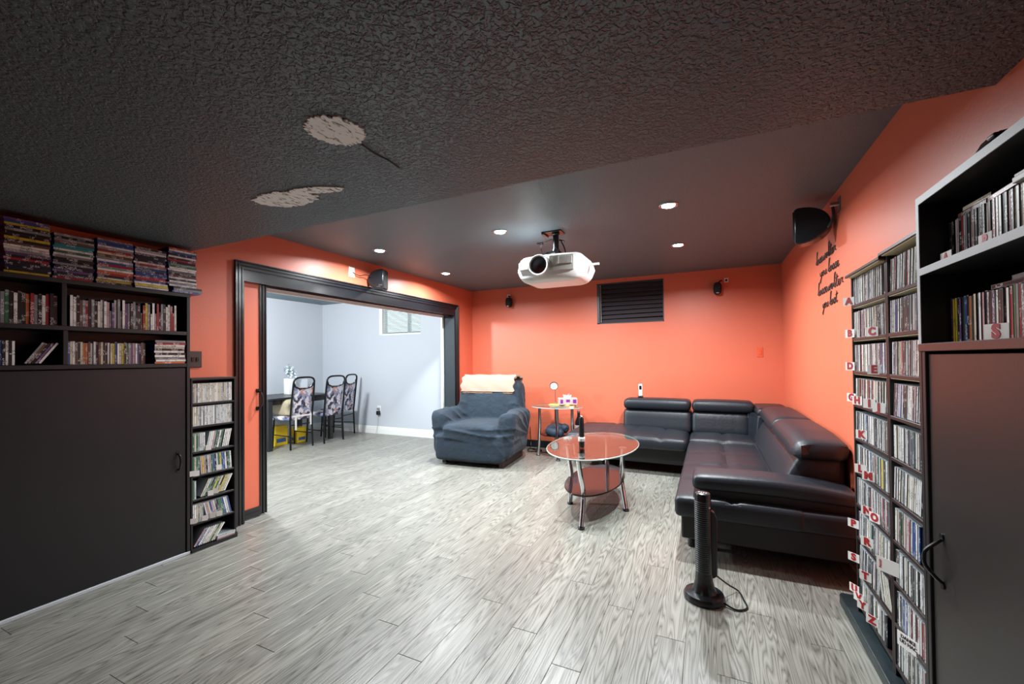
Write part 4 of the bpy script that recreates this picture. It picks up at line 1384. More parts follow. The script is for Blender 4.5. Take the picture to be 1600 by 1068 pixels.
# near rack: single objects (what can be seen before the cabinet hides the rest); far rack: the top rows single, the rest one object
n_single = 0
for k, z in enumerate(KZ):
    y = 2.126
    i = 0
    lean = R.choice([0.0, -0.03, 0.05, 0.02])
    step = CD_T * 1.04
    tilt = 0.11 if k in (0, 3, 5) else (0.05 if k in (1, 2, 6) else 0.03)
    y_end = 1.805
    y -= tilt * CD_H * 0.2
    if k == 6:
        y_end = 1.915
    while y - step > y_end:
        i += 1
        if R.random() < 0.05 and k in (2, 7):
            y -= 0.006
        c = R.choice(CDW)
        if k == 6 and i in (14, 15, 16):
            c = 'blue'
        T = rightT(y, z + 0.0008 + CD_T * 1.1 * tilt, tilt * (0.8 + 0.3 * R.random()), push=R.uniform(0, 0.005))
        if i <= 22:
            put('cd', 'cd_case', T, c, '%s CD case, %s from left on %s shelf down of near CD rack' % (c, ordw(i), ordw(k + 1)), 'cd case', 'CD cases in the near rack, shelf %d' % (k + 1))
            n_single += 1
        else:
            mass.put(T, c)
        y -= step + (R.random() < 0.1) * 0.002
    if k == 6:
        o = put('cds', 'cd_case', rightT(y, z + 0.002, 0.03), 'blue', 'thick blue-fronted CD case at right end of seventh shelf, near CD rack', 'cd case', 'CD cases in the near rack, shelf 7')
        b = MB(); b.box(0.004, CD_D - 0.004, -0.0006, 0.0, 0.004, CD_H - 0.004); b.build('cover', mat('blue_cover', '2F6FB0', 0.3, var=0.5, vscale=60), o, smooth=False)
for k, z in enumerate(KZ):
    y = 2.583
    i = 0
    tilt = [0.03, 0.0, 0.01, 0.06, 0.02, 0.02, 0.01, 0.08, 0.10, 0.04][k]
    stop = 2.215 if k == 0 else 2.165
    if k == 8:
        stop = 2.30
    if k == 9:
        stop = 2.245
    while y - CD_T > stop:
        i += 1
        c = R.choice(CDW)
        if k == 5 and i in (30, 31):
            c = 'yellow'
        T = rightT(y - tilt * CD_H * 0.2, z + 0.0008 + CD_T * 1.2 * tilt, tilt * (0.8 + 0.4 * R.random()), push=R.uniform(0, 0.005))
        if k == 0 and i <= 32:
            put('cd', 'cd_case', T, c, '%s CD case, %s from left on the top shelf of far CD rack' % (c, ordw(i)), 'cd case', 'CD cases on the top shelf of the far rack')
            n_single += 1
        else:
            mass.put(T, c)
        y -= CD_T * 1.06 + (R.random() < 0.1) * 0.003
    if k == 9:
        o = put('cds', 'cd_case', rightT(y - 0.008, z + 0.002, 0.05), 'black', 'dark navy-fronted CD case at right end of far rack bottom shelf', 'cd case', 'CD cases on the bottom shelf of the far rack')
        b = MB(); b.box(0.004, CD_D - 0.004, -0.0006, 0.0, 0.004, CD_H - 0.004); b.build('cover', mat('navy_cover', '1A1C38', 0.3, var=0.6, vscale=30), o, smooth=False)
        b = MB(); b.box(0.06, 0.085, -0.0012, -0.0006, 0.018, 0.040); b.box(0.066, 0.079, -0.0014, -0.0012, 0.023, 0.035, None, 1); b.build('printed_square', [M['card'], M['plastic']], o, smooth=False)
# fan of leaning cases on the ninth shelf of the far rack
y = 2.275
for i in range(9):
    mass.put(rightT(y - i * 0.0125, KZ[8] + 0.010, -0.32), R.choice(['white', 'cream', 'blue', 'black', 'pale']))
# one case slipped sideways on the top shelf of the far rack
put('cd', 'cd_case', Matrix.Translation((KX + 0.008, 2.188, KZ[0] + 0.0005)) @ Matrix.Rotation(0.9, 4, 'X'), 'pale', 'pale CD case fallen sideways at right end of far rack top shelf', 'cd case', 'CD cases on the top shelf of the far rack')

# tower cases (left wall): spines look to +x
def leftT(y, z, lean=0.0, x=LX0 - 0.006, t=CD_T, push=0.0):
    return Matrix.Translation((x - push, y + t, z)) @ Matrix.Rotation(lean, 4, 'X') @ Matrix.Rotation(PI, 4, 'Z')
TZ_ = TSH + [0.022]
for k, z in enumerate(TZ_):
    y0, y1 = T0Y + 0.014, T1Y - 0.018
    if k < 2:
        y = y0
        while y + CD_T < y1:
            mass.put(leftT(y, z + 0.001) @ Matrix.Scale(1.08, 4, (0, 0, 1)), R.choice(['cream', 'pale', 'white', 'pale', 'grey']))
            y += CD_T * 1.05
    else:
        spec = {2: (7, 0.0, -0.20), 3: (4, 0.0, 0.06), 4: (2, 0.0, -0.45), 5: (6, 0.0, 0.22), 6: (0, 0, -0.6)}[k]
        y = y0
        for i in range(spec[0]):
            mass.put(leftT(y, z + 0.001), R.choice(['white', 'pale', 'cream', 'grey', 'green'])); y += CD_T * 1.1
        a = spec[2]
        lift = abs(math.sin(a)) * CD_T
        if a < 0:
            y += 0.004 + (0.02 if k == 4 else 0)
        else:
            y += CD_H * math.sin(a) * 0.9
        lim = y1 - (CD_H * math.sin(-a) if a < 0 else 0) - 0.004
        n = 0
        while y + CD_T < lim and not (k == 6 and n > 9):
            mass.put(leftT(y, z + 0.001 + (lift if a > 0 else lift), a), R.choice(['white', 'pale', 'cream', 'yellow', 'blue', 'black', 'pink', 'white', 'green']))
            y += CD_T * 1.12 / math.cos(a); n += 1
# three flat ones at the bottom of the tower
for i in range(3):
    mass.put(Matrix.Translation((LX0 + 0.002 + 0.004 * i, 1.83, 0.0235 + i * 0.0112)) @ Matrix.Rotation(PI, 4, 'Z') @ Matrix.Rotation(PI / 2, 4, 'X') @ Matrix.Translation((0, 0, 0)), ['pink', 'white', 'pale'][i])
mass.build()

# right cabinet rows, pushed to the back of the shelves
RC = ['black', 'brown', 'grey', 'red', 'white', 'pale', 'black', 'green', 'purple', 'cream', 'grey', 'pink', 'white', 'brown']
def cabrow(z, y, n, shelf, first):
    for i in range(n):
        c = first[i] if i < len(first) else R.choice(RC)
        T = rightT(y, z + 0.0005, 0.0, x=0.638, push=R.uniform(0, 0.005))
        if c == 'tall':
            c = 'grey'
        put('cds' if i % 3 else 'cd', 'cd_case', T @ Matrix.Scale(1.0 if shelf == 'upper' else R.uniform(0.98, 1.03), 4, (0, 0, 1)), c, '%s CD case, %s from left on %s shelf of right cabinet' % (c, ordw(i + 1), shelf), 'cd case', 'CD cases on the %s shelf of the right cabinet' % shelf)
        y -= CD_T * 1.06 + (0.006 if (shelf == 'upper' and i < 2) else 0)
cabrow(1.559, 1.655, 40, 'upper', ['black', 'black', 'white', 'pink', 'black', 'red', 'pale', 'grey', 'black', 'pink', 'brown', 'black', 'white', 'black'])
cabrow(1.334, 1.655, 40, 'lower', ['purple', 'yellow', 'yellow', 'black', 'purple', 'black', 'green', 'blue', 'black', 'orange', 'cream', 'cream', 'grey', 'white', 'pink'])
def flat(mesh, x, y, z, ang, c, label, cat, group):
    T = Matrix.Translation((x, y, z)) @ Matrix.Rotation(ang, 4, 'Z') @ Matrix.Rotation(PI / 2, 4, 'X')
    return put(mesh, 'cd_case' if mesh.startswith('cd') else 'dvd_case', T, c, label, cat, group)
flat('cds', 0.640, 1.605, 1.686, 0.03, 'brown', 'brown case lying flat over the leftmost upright cases of upper right shelf', 'cd case', 'cases lying flat in the right cabinet')
flat('cds', 0.642, 1.470, 1.686, -0.05, 'red', 'red case lying flat over the row on upper right shelf', 'cd case', 'cases lying flat in the right cabinet')
flat('cds', 0.642, 1.585, 1.698, 0.02, 'cream', 'cream case on top of the brown flat case, upper right shelf', 'cd case', 'cases lying flat in the right cabinet')
flat('cd', 0.645, 1.47, 1.4635, 0.03, 'black', 'black case lying flat over the row on lower right shelf', 'cd case', 'cases lying flat in the right cabinet')
flat('cd', 0.650, 1.40, 1.4755, -0.04, 'grey', 'grey case topmost of the flat pair on lower right shelf', 'cd case', 'cases lying flat in the right cabinet')
b = MB(); b.box(0.630, 0.765, 1.02, 1.345, 1.692, 1.704)
t = thing('flat_box', 'pale flat box lying over the upright cases on the upper right shelf', 'box', (0.63, 1.18, 1.686))
MB().box(0.628, 0.76, 1.02, 1.345, 1.686, 1.700).build('lid', M['gplastic'], t, smooth=False, bevel=0.002)
MB().box(0.631, 0.757, 1.023, 1.342, 1.700, 1.706).build('rim', M['edge'], t, smooth=False)

# left cabinet rows
DVC = ['black'] * 6 + ['white'] * 4 + ['grey'] * 3 + ['red', 'red', 'cream', 'green', 'orange', 'blue', 'purple', 'brown', 'yellow', 'pink']
def dvdrow(z, y, y_end, labelwhere, group, hs, kinds, seq=None, lean=0.0, pitch=None, x=LX0 - 0.022, start=1):
    i = start - 1
    while True:
        kd = R.choice(kinds)
        t = 0.0140 if kd == 'dvd' else (0.0125 if kd == 'blu' else CD_T)
        t *= pitch or 1.0
        if y + t > y_end:
            break
        i += 1
        c = seq[i - 1] if seq and i - 1 < len(seq) else R.choice(DVC)
        T = leftT(y, z + 0.0006 + abs(math.sin(lean)) * t * (1 if lean else 0), lean + R.uniform(-0.015, 0.015) * (lean != 0), x=x, t=t, push=R.uniform(0, 0.008)) @ Matrix.Diagonal((1, pitch or 1.0, R.uniform(*hs), 1))
        put(kd, 'dvd_case', T, c, '%s case, %s from left %s' % (c, ordw(i), labelwhere), 'dvd case', group)
        y += t * 1.05 / math.cos(lean)
    return y, i
g1 = 'DVD cases on the upper shelf of the left cabinet'
dvdrow(1.512, 0.80, 1.022, 'in the upper left compartment of left cabinet', g1, (0.85, 0.97), ['dvd'], ['white', 'grey', 'green', 'black', 'white', 'black', 'black', 'orange', 'red', 'grey', 'black', 'white', 'red', 'black', 'black', 'white'])
dvdrow(1.512, 1.070, 1.600, 'in the upper right compartment of left cabinet', g1, (0.82, 0.97), ['dvd', 'dvd', 'blu', 'cds'], ['white', 'white', 'black', 'brown', 'grey', 'red', 'black', 'grey', 'black', 'white', 'white', 'white', 'pink', 'grey', 'purple', 'white', 'grey', 'grey', 'white', 'purple', 'grey', 'black', 'grey', 'black', 'black', 'brown', 'red', 'yellow', 'grey', 'white', 'white', 'pink', 'red', 'black', 'grey', 'black', 'white', 'white', 'red', 'red', 'white', 'grey', 'black', 'grey'], pitch=0.92)
g2 = 'cases on the lower shelf of the left cabinet'
yy, n = dvdrow(1.296, 0.80, 0.872, 'in the lower left compartment of left cabinet', g2, (1.0, 1.05), ['cds'], ['blue', 'blue', 'black', 'white', 'black', 'white'])
dvdrow(1.296, 0.895, 0.965, 'in the lower left compartment of left cabinet', g2, (1.0, 1.05), ['cds'], [None] * n + ['grey', 'brown', 'black', 'purple', 'white', 'black', 'white', 'purple', 'pale', 'blue', 'white'], lean=-0.55, start=n + 1)
dvdrow(1.296, 1.060, 1.420, 'in the lower right compartment of left cabinet', g2, (0.98, 1.06), ['cds', 'cd'], ['blue', 'cream', 'white', 'brown', 'black', 'cream', 'orange', 'orange', 'brown', 'white', 'pale', 'black', 'brown', 'cream', 'black', 'black', 'white', 'cream', 'yellow', 'blue', 'white', 'cream', 'yellow', 'black', 'green', 'grey', 'purple', 'pink', 'white', 'blue', 'black', 'brown', 'black', 'white', 'teal', 'black', 'teal', 'pale', 'cream'])
# stacks lying flat: spine along y
def stack(y0, z, n, cols, where, group, base=LX0 - 0.004, wid=0.172, tmax=None):
    for i in range(n):
        kd = R.choice(['blu', 'blu', 'dvd']) if wid > 0.16 else 'blu'
        t = 0.0125 if kd == 'blu' else 0.014
        ky = wid / (0.172 if kd == 'blu' else 0.185)
        sz = 1.0 if tmax is None else tmax / t
        dy = R.uniform(-0.005, 0.005)
        # local height (z) -> world +y, thickness (y) -> world +z, depth (x) -> world -x, spine to +x
        Mx = Matrix(((-1, 0, 0, base - R.uniform(0, 0.008)), (0, 0, ky, y0 + dy), (0, sz, 0, z), (0, 0, 0, 1)))
        Mx = Matrix.Translation((0, 0, 0)) @ Mx
        c = cols[i] if i < len(cols) else R.choice(DVC)
        put(kd, 'dvd_case', Mx, c, '%s case, %s from bottom of %s' % (c, ordw(i + 1), where), 'dvd case', group)
        z += t * sz + 0.0004
    return z
gs = 'flat stacks of cases on top of the left cabinet'
ZT = 1.7725
stack(0.822, ZT, 21, ['yellow', 'black', 'black', 'black', 'black', 'red', 'black', 'purple', 'grey', 'white', 'white', 'brown', 'black', 'yellow', 'black', 'black', 'grey', 'black', 'yellow', 'blue', 'purple'], 'leftmost stack on top of left cabinet', gs, wid=0.165)
stack(1.000, ZT, 19, ['red', 'black', 'black', 'purple', 'black', 'black', 'grey', 'black', 'black', 'grey', 'white', 'green', 'white', 'teal', 'teal', 'brown', 'grey', 'black', 'grey'], 'second stack on top of left cabinet', gs, wid=0.165)
stack(1.178, ZT, 20, ['black', 'yellow', 'cream', 'black', 'red', 'orange', 'white', 'grey', 'red', 'blue', 'white', 'grey', 'brown', 'cream', 'red', 'grey', 'white', 'blue', 'blue', 'grey'], 'third stack on top of left cabinet', gs, wid=0.170)
z4 = stack(1.350, ZT, 3, ['pale', 'yellow', 'white'], 'fourth stack on top of left cabinet', gs, base=LX0 + 0.014, wid=0.178)
# these three carry the rest of the fourth stack
def stack_more(y0, z, n, start, cols, where, group, base, wid):
    for i in range(n):
        t = 0.0125
        ky = wid / 0.172
        Mx = Matrix(((-1, 0, 0, base - R.uniform(0, 0.008)), (0, 0, ky, y0 + R.uniform(-0.005, 0.005)), (0, 1, 0, z), (0, 0, 0, 1)))
        c = cols[i] if i < len(cols) else R.choice(DVC)
        put('blu', 'dvd_case', Mx, c, '%s case, %s from bottom of %s' % (c, ordw(start + i + 1), where), 'dvd case', group)
        z += t + 0.0004
stack_more(1.356, z4, 17, 3, ['blue', 'red', 'red', 'blue', 'blue', 'black', 'blue', 'grey', 'red', 'white', 'black', 'black', 'black', 'black', 'white', 'grey', 'black'], 'fourth stack on top of left cabinet', gs, LX0 - 0.004, 0.168)
z5 = stack(1.555, ZT, 3, ['blue', 'grey', 'black'], 'rightmost stack on top of left cabinet', gs, base=LX0 + 0.012, wid=0.172)
stack_more(1.535, z5, 20, 3, ['white', 'grey', 'white', 'black', 'white', 'brown', 'black', 'grey', 'white', 'white', 'green', 'green', 'black', 'red', 'black', 'white', 'black', 'blue', 'white', 'orange'], 'rightmost stack on top of left cabinet', gs, LX0 - 0.004, 0.166)
stack(1.462, 1.2968, 11, ['orange', 'white', 'grey', 'white', 'black', 'white', 'black', 'cream', 'white', 'red', 'grey'], 'flat stack on lower shelf of left cabinet', 'flat cases on the lower shelf of the left cabinet', base=LX0 - 0.002, wid=0.172)

# ================================================================== LETTER CARDS
def textobj(name, s, size, T, m, parent, ext=0.0006, shear=0.0, bold=0.0):
    cu = bpy.data.curves.new(name, 'FONT')
    cu.body = s
    cu.size = size
    cu.align_x = 'CENTER'; cu.align_y = 'CENTER'
    cu.extrude = ext
    cu.shear = shear
    cu.offset = bold
    cu.resolution_u = 3
    cu.materials.append(m)
    tmp = bpy.data.objects.new(name, cu)
    col.objects.link(tmp)
    me = bpy.data.meshes.new_from_object(tmp.evaluated_get(bpy.context.evaluated_depsgraph_get()))
    bpy.data.objects.remove(tmp)
    bpy.data.curves.remove(cu)
    me.name = name
    o = bpy.data.objects.new(name, me)
    col.objects.link(o)
    o.parent = parent
    o.matrix_local = T
    return o
def card(letter, x, y, z, label, wid=0.040, hgt=0.034, side=1, yaw=0.0, size=0.044, m='red', tilt=0.0, group='lettered index cards in the racks'):
    """side 1: faces -x (right wall); -1: faces +x"""
    loc = (x, y, z - hgt / 2)
    t = thing('index_card', label, 'card', loc, group, True)
    t.rotation_euler = (tilt, 0, (-PI / 2 if side > 0 else PI / 2) + yaw)
    MB().box(-wid / 2, wid / 2, -0.0006, 0.0006, 0, hgt).build('paper', M['card'], t, smooth=False)
    if letter:
        textobj('letter', letter, size, Matrix.Translation((0, -0.0011, hgt / 2)) @ Matrix.Rotation(PI / 2, 4, 'X'), M[m], t, bold=0.0026 if m == 'red' else 0.0002)
    return t
cards = [('A', 2.585, 1.569, 'at far left edge of the top shelf'), ('B', 2.580, 1.41, 'at far left edge of the second shelf'), ('C', 2.263, 1.402, 'in front of cases on the second shelf'),
         ('D', 2.585, 1.249, 'at far left edge of the third shelf'), ('E', 2.25, 1.241, 'in front of cases on the third shelf'), ('G', 2.575, 1.096, 'at far left edge of the fourth shelf'),
         ('H', 2.478, 1.090, 'second card on the fourth shelf'), ('I', 2.320, 1.091, 'third card on the fourth shelf'), ('J', 2.205, 1.086, 'at right end of the fourth shelf'),
         ('K', 2.430, 0.938, 'on the fifth shelf'), ('L', 2.455, 0.775, 'on the sixth shelf, left of M'), ('M', 2.352, 0.768, 'on the sixth shelf, right of L'),
         ('N', 2.378, 0.606, 'on the seventh shelf, left of O'), ('O', 2.285, 0.608, 'on the seventh shelf, right of N'), ('P', 2.585, 0.477, 'at far left edge of the eighth shelf'),
         ('R', 2.385, 0.465, 'in front of cases on the eighth shelf'), ('S', 2.585, 0.312, 'at far left edge of the ninth shelf'), ('T', 2.418, 0.298, 'in front of cases on the ninth shelf'),
         ('U', 2.585, 0.160, 'at far left edge of the lowest shelf'), ('V', 2.520, 0.150, 'second card on the lowest shelf'), ('Y', 2.462, 0.142, 'third card on the lowest shelf'), ('Z', 2.345, 0.140, 'rightmost card on the lowest shelf')]
for (c, y, z, wh) in cards:
    card(c, KX - 0.012 + R.uniform(-0.003, 0), y, z, 'card with red letter %s %s of far rack' % (c, wh), 0.052, 0.040, 1, R.uniform(0.45, 0.75))
card('S', 0.600, 1.352, 1.352, 'large white card with red letter S on lower shelf of right cabinet', 0.062, 0.038, 1, 0.25, 0.044, group='cards in the right cabinet')
card('A', 0.606, 1.585, 1.572, 'white card with red letter A at left of upper right cabinet shelf', 0.06, 0.036, 1, 0.0, 0.034, group='cards in the right cabinet')
card('P', 0.606, 1.400, 1.574, 'partly hidden red-lettered card before the cases on upper right cabinet shelf', 0.055, 0.036, 1, 0.0, 0.036, group='cards in the right cabinet')
t = card('', KX - 0.016, 2.128, 0.470, 'blank-looking long white card with red note sticking out of near rack', 0.085, 0.055, 1, 0.7, group='note cards in the near rack')
textobj('note', 'PIANO', 0.011, Matrix.Translation((-0.028, -0.0011, 0.028)) @ Matrix.Rotation(PI / 2, 4, 'X') @ Matrix.Rotation(PI / 2, 4, 'Z'), M['red'], t, bold=0.0003)
t = card('', KX - 0.012, 1.968, 0.268, 'white card with handwritten note DANKE on low shelf of near rack', 0.085, 0.052, 1, 0.45, group='note cards in the near rack')
textobj('note', 'DANKE\nUD HAC', 0.017, Matrix.Translation((0, -0.0011, 0.030)) @ Matrix.Rotation(PI / 2, 4, 'X'), M['ink'], t, bold=0.0003)
tabs = [(1.772, 0.700, 'third shelf'), (1.672, 0.540, 'fourth shelf, leftmost'), (1.694, 0.536, 'fourth shelf, second from left'), (1.842, 0.545, 'fourth shelf, right'), (1.786, 0.376, 'fifth shelf, left'),
        (1.818, 0.382, 'fifth shelf, right'), (1.676, 0.215, 'sixth shelf, leftmost'), (1.748, 0.212, 'sixth shelf, second from left'), (1.800, 0.214, 'sixth shelf, third from left'), (1.845, 0.212, 'sixth shelf, rightmost')]
for (y, z, wh) in tabs:
    card('', LX0 + 0.006, y, z, 'small blank white tab on the %s of CD tower' % wh, 0.034, 0.036, -1, R.uniform(-0.6, -0.2), group='blank tabs in the CD tower')

# ================================================================== WALL LETTERING
GL = {  # pen strokes in a unit cell, baseline 0, x-height 0.45
    'l': ([(0, 0.1), (0.12, 0.5), (0.22, 1.0), (0.14, 1.02), (0.10, 0.6), (0.12, 0.05), (0.24, 0.05)], 0.22),
    'o': ([(0, 0.1), (0.14, 0.42), (0.04, 0.25), (0.08, 0.02), (0.22, 0.1), (0.22, 0.36), (0.14, 0.42), (0.30, 0.34)], 0.30),
    's': ([(0, 0.05), (0.14, 0.44), (0.16, 0.30), (0.22, 0.12), (0.12, 0.0), (0.04, 0.06), (0.24, 0.08)], 0.24),
    'e': ([(0, 0.1), (0.16, 0.25), (0.16, 0.42), (0.06, 0.38), (0.06, 0.08), (0.16, 0.0), (0.28, 0.12)], 0.27),
    'w': ([(0, 0.35), (0.06, 0.05), (0.16, 0.05), (0.20, 0.36), (0.24, 0.05), (0.34, 0.05), (0.38, 0.42), (0.46, 0.34)], 0.44),
    'u': ([(0, 0.35), (0.04, 0.05), (0.14, 0.03), (0.22, 0.40), (0.22, 0.05), (0.32, 0.06)], 0.31),
    'd': ([(0.20, 0.36), (0.08, 0.40), (0.04, 0.08), (0.14, 0.02), (0.26, 0.5), (0.30, 1.0), (0.26, 0.1), (0.36, 0.06)], 0.34),
    't': ([(0, 0.1), (0.12, 0.5), (0.16, 0.85), (0.12, 0.1), (0.22, 0.03), (0.30, 0.12)], 0.26),
    'r': ([(0, 0.05), (0.08, 0.42), (0.12, 0.34), (0.24, 0.38), (0.20, 0.1), (0.30, 0.08)], 0.28),
    'y': ([(0, 0.38), (0.05, 0.10), (0.16, 0.08), (0.24, 0.40), (0.18, -0.2), (0.08, -0.5), (0.06, -0.3), (0.30, 0.1)], 0.30),
    'n': ([(0, 0.05), (0.06, 0.40), (0.08, 0.06), (0.20, 0.40), (0.24, 0.06), (0.34, 0.10)], 0.33),
    'x': ([(0.10, 0.62), (0.20, 0.62), (0.30, 0.60)], 0.0)}
wl = thing('wall_lettering', 'four lines of black handwritten script lettering high on the right wall', 'lettering', (XR, 3.7, 1.9))
def script(s, y0, z0, y1, z1, h):
    """runs from far (left in view) to near along the wall"""
    tot = sum(GL[c][1] if c in GL else 0.14 for c in s)
    k = (y0 - y1) / tot
    b = MB()
    x = 0.0
    run = []
    def place(u, v):
        f = u / tot
        return (XR - 0.004, y0 - u * k - v * h * 0.12, z0 + (z1 - z0) * f + v * h)
    for c in s:
        if c == ' ':
            if len(run) > 1:
                b.tube(spl(run, 4), 0.0026, 5)
            run = []; x += 0.14; continue
        run += [place(x + p[0], p[1]) for p in GL[c][0]]
        if c == 't':
            b.tube([place(x + 0.02, 0.6), place(x + 0.28, 0.66)], 0.0026, 5)
        x += GL[c][1]
    if len(run) > 1:
        b.tube(spl(run, 4), 0.0026, 5)
    b.build('script_line', M['ink'], wl)
script('losswolter', 4.02, 2.01, 3.45, 2.005, 0.095)
script('you losse', 3.90, 1.90, 3.38, 1.89, 0.09)
script('lossewolter', 3.98, 1.765, 3.30, 1.765, 0.095)
script('you lost', 3.84, 1.655, 3.44, 1.66, 0.09)

# ================================================================== DINING ROOM
TXa, TXb, TYa, TYb = -6.60, -5.76, 3.97, 5.14
dt = thing('dining_table', 'long black dining table against the grey dining room wall', 'table', (TXb, TYa, 0))
MB().box(TXa, TXb, TYa, TYb, 0.735, 0.762).build('table_top', M['tabletop'], dt, smooth=False, bevel=0.004)
b = MB()
b.box(TXa + 0.06, TXb - 0.06, TYa + 0.07, TYa + 0.09, 0.66, 0.735); b.box(TXa + 0.06, TXb - 0.06, TYb - 0.09, TYb - 0.07, 0.66, 0.735)
b.box(TXa + 0.06, TXa + 0.08, TYa + 0.07, TYb - 0.07, 0.66, 0.735); b.box(TXb - 0.08, TXb - 0.06, TYa + 0.07, TYb - 0.07, 0.66, 0.735)
b.build('apron', M['tabletop'], dt, smooth=False)
for x in (TXa + 0.01, TXb - 0.075):
    for y in (TYa + 0.01, TYb - 0.075):
        MB().box(x, x + 0.065, y, y + 0.065, 0, 0.735).build('leg', M['tabletop'], dt, smooth=False, bevel=0.004)
def make_chair(label, loc, rz):
    t = thing('dining_chair', label, 'chair', loc, 'dining chairs along the black table', True, rz)
    # local: faces -y, rear legs at y = 0.2
    b = MB()
    def up(x, z):
        return (x, 0.20 + max(0, z - 0.45) * 0.13, z)
    pts = [up(-0.185, 0.42), up(-0.185, 0.7), up(-0.180, 0.95)] + [up(-0.18 * math.copysign(abs(math.cos(a)) ** 0.55, math.cos(a)), 0.95 + 0.115 * math.sin(a) ** 0.6) for a in [PI * i / 12 for i in range(1, 12)]] + [up(0.18, 0.95), up(0.185, 0.7), up(0.185, 0.42)]
    b.tube(pts, 0.014, 10)
    lo = [up(-0.176, 0.99)] + [up(-0.155 * math.cos(a), 0.95 - 0.055 * math.sin(a)) for a in [PI * i / 8 for i in range(9)]] + [up(0.176, 0.99)]
    b.tube(spl(lo, 2), 0.013, 8)
    b.build('back_frame', M['tube'], t)
    b = MB()
    def bk(p):
        p.y += max(0, p.z - 0.45) * 0.13
        if p.z > 0.85:
            p.z -= 0.05 * math.cos(p.x / 0.17 * PI / 2) * (p.z - 0.85) / 0.1
        return p
    b.soft(-0.155, 0.155, 0.182, 0.205, 0.43, 0.955, 0.010, 0.05, 0, bk)
    b.build('backrest', M['print'], t)
    b = MB(); b.soft(-0.20, 0.20, -0.21, 0.19, 0.425, 0.475, 0.022, 0.05, 0.012)
    b.build('seat', M['print'], t)
    for sx in (-1, 1):
        b = MB(); b.tube([(sx * 0.185, 0.20, 0.43), (sx * 0.19, 0.215, 0.0)], 0.014, 10); b.build('leg', M['tube'], t)
        b = MB(); b.tube([(sx * 0.175, -0.17, 0.43), (sx * 0.185, -0.195, 0.0)], 0.014, 10); b.build('leg', M['tube'], t)
        b = MB(); b.tube([(sx * 0.182, -0.185, 0.20), (sx * 0.187, 0.207, 0.20)], 0.008, 8); b.build('stretcher', M['tube'], t)
    b = MB(); b.tube([(-0.187, 0.205, 0.36), (0.187, 0.205, 0.36)], 0.008, 8); b.build('stretcher', M['tube'], t)
    return t
RZ = -PI / 2
c1 = make_chair('patterned metal-framed chair nearest the opening, with white ties', (-5.79, 4.375, 0), RZ)
c2 = clone(c1, (-5.745, 4.93, 0), RZ, 'patterned metal-framed chair in the middle of the three')
c3 = clone(c1, (-5.97, 5.40, 0), RZ + 0.28, 'patterned metal-framed chair farthest from the opening, near the window wall')
b = MB()
b.box(-0.19, 0.19, 0.207, 0.214, 0.475, 0.50)
b.box(0.085, 0.115, 0.208, 0.214, 0.28, 0.475)
b.box(-0.17, -0.145, 0.208, 0.214, 0.33, 0.475)
b.build('tie', M['paper'], c1, smooth=False)['label'] = 'white tie band'
b = MB()
def bagf(p):
    p.x += 0.02 * math.sin(p.z * 30); return p
b.soft(-6.04, -5.70, 4.22, 4.42, 0.487, 0.72, 0.05, 0.05, 0.02, bagf)
tag(b.build('canvas_bag', M['beige'], None, (-5.87, 4.32, 0.487)), 'beige canvas bag slumped on the seat of nearest dining chair', 'bag')
def carton(x0, x1, y0, y1, h, label):
    t = thing('carton', label, 'box', ((x0 + x1) / 2, (y0 + y1) / 2, 0), 'yellow cartons under the dining table')
    MB().box(x0, x1, y0, y1, 0, h).build('body', M['yellow'], t, smooth=False, bevel=0.004)
    b = MB()
    b.box(x1, x1 + 0.001, y0 + 0.03, y1 - 0.03, h * 0.16, h * 0.36)
    b.box(x0 + 0.04, x1 - 0.04, y0 - 0.001, y0, h * 0.16, h * 0.36)
    b.build('print', M['blueprint'], t, smooth=False)
    MB().box(x0 + 0.02, x1 - 0.02, (y0 + y1) / 2 - 0.02, (y0 + y1) / 2 + 0.02, h, h + 0.001).build('tape', M['beige'], t, smooth=False)
carton(-6.30, -6.06, 4.28, 4.50, 0.30, 'larger yellow carton with blue print under table near its front leg')
carton(-6.14, -5.98, 4.60, 4.78, 0.24, 'smaller yellow carton behind the larger one under the table')
vx, vy, vz = -6.30, 4.72, 0.762
t = thing('flower_vase', 'tall square white vase of pale artificial flowers on the dining table', 'vase', (vx, vy, vz))
MB().soft(vx - 0.065, vx + 0.065, vy - 0.065, vy + 0.065, vz, vz + 0.26, 0.008, 0.06).build('vase', M['white'], t)
b = MB(); lf = MB()
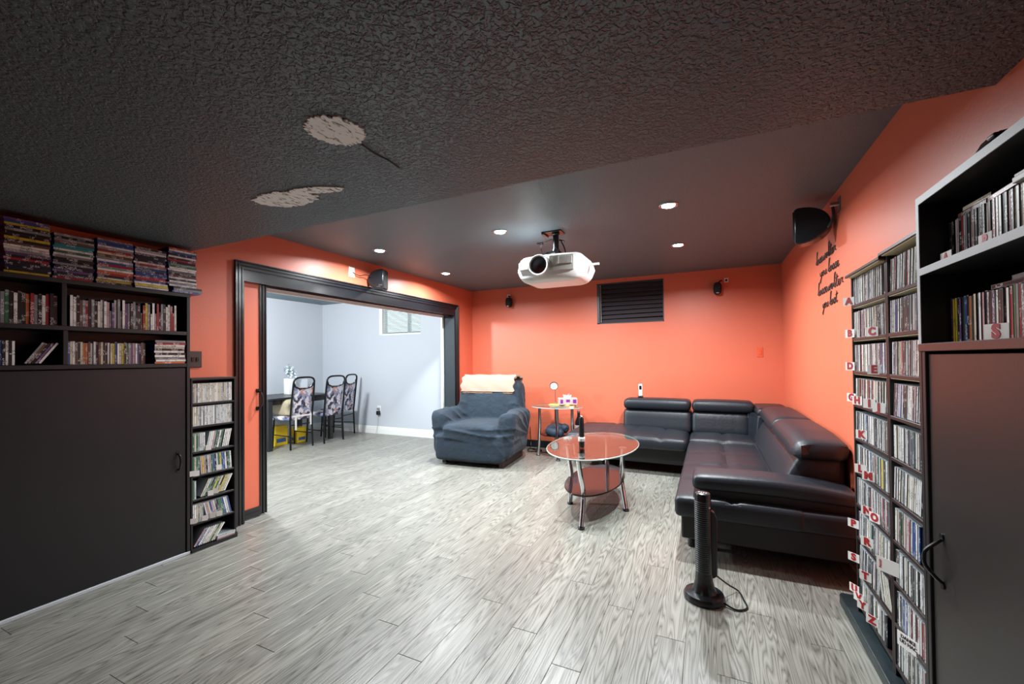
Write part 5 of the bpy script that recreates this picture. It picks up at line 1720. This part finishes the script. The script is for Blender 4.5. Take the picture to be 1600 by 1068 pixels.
for i in range(16):
    a = i * 2.4
    r = 0.02 + 0.012 * (i % 6)
    c = Vector((vx + r * math.cos(a), vy + r * math.sin(a), vz + 0.31 + 0.012 * ((i * 5) % 11)))
    for k in range(9):
        th = k * PI / 4.5 + i
        d = Vector((math.cos(th), math.sin(th), 0.9 * math.sin(k * 2.2))) * 0.040
        e = Vector((-math.sin(th), math.cos(th), 0.3)) * 0.022
        b.add([c, c + d * 0.6 + e, c + d * 1.2, c + d * 0.6 - e], [(0, 1, 2, 3)])
    b.lathe([(0.006, -0.004), (0.009, 0.004), (0.004, 0.010)], tuple(c), 8)
    if i % 2 == 0:
        lf.tube([(vx, vy, vz + 0.25), tuple((c + Vector((vx, vy, vz + 0.25))) / 2 + Vector((0.008, 0, 0.01))), tuple(c)], 0.0025, 5)
for i in range(7):
    a = i * 0.93
    p = Vector((vx + 0.07 * math.cos(a), vy + 0.07 * math.sin(a), vz + 0.40 + 0.03 * (i % 4)))
    lf.tube(spl([(vx, vy, vz + 0.25), (vx + 0.03 * math.cos(a), vy + 0.03 * math.sin(a), vz + 0.34), tuple(p)], 4), 0.002, 5)
    for k in range(5):
        q = p - Vector((0.012 * math.cos(a), 0.012 * math.sin(a), 0.018)) * k
        n_ = Vector((-math.sin(a), math.cos(a), 0.4)) * (0.02 if k % 2 else -0.02)
        lf.add([q, q + n_ + Vector((0, 0, 0.006)), q + n_ * 1.3 + Vector((0, 0, 0.016)), q + Vector((0, 0, 0.008))], [(0, 1, 2, 3)])
b.build('flowers', M['petal'], t, smooth=False)
lf.build('stems', M['leaf'], t, smooth=False)
t = thing('picture_card', 'pale standing card in a holder behind the nearest dining chair', 'card', (-6.35, 4.98, vz))
MB().box(-6.36, -6.35, 4.86, 5.10, vz + 0.015, vz + 0.235, Matrix.Identity(4)).build('card_sheet', M['petal'], t, smooth=False)
MB().box(-6.39, -6.32, 4.92, 5.04, vz, vz + 0.015).build('holder', M['plastic'], t, smooth=False)
t = thing('jar', 'small orange jar with white lid on table between the first two chairs', 'jar', (-6.22, 5.07, vz))
MB().lathe([(0.03, vz), (0.034, vz + 0.005), (0.034, vz + 0.09), (0.028, vz + 0.10)], (-6.22, 5.07, 0), 18).build('body', M['jarorange'], t)
MB().lathe([(0.030, vz + 0.10), (0.030, vz + 0.12), (0.026, vz + 0.123)], (-6.22, 5.07, 0), 18).build('lid', M['white'], t)
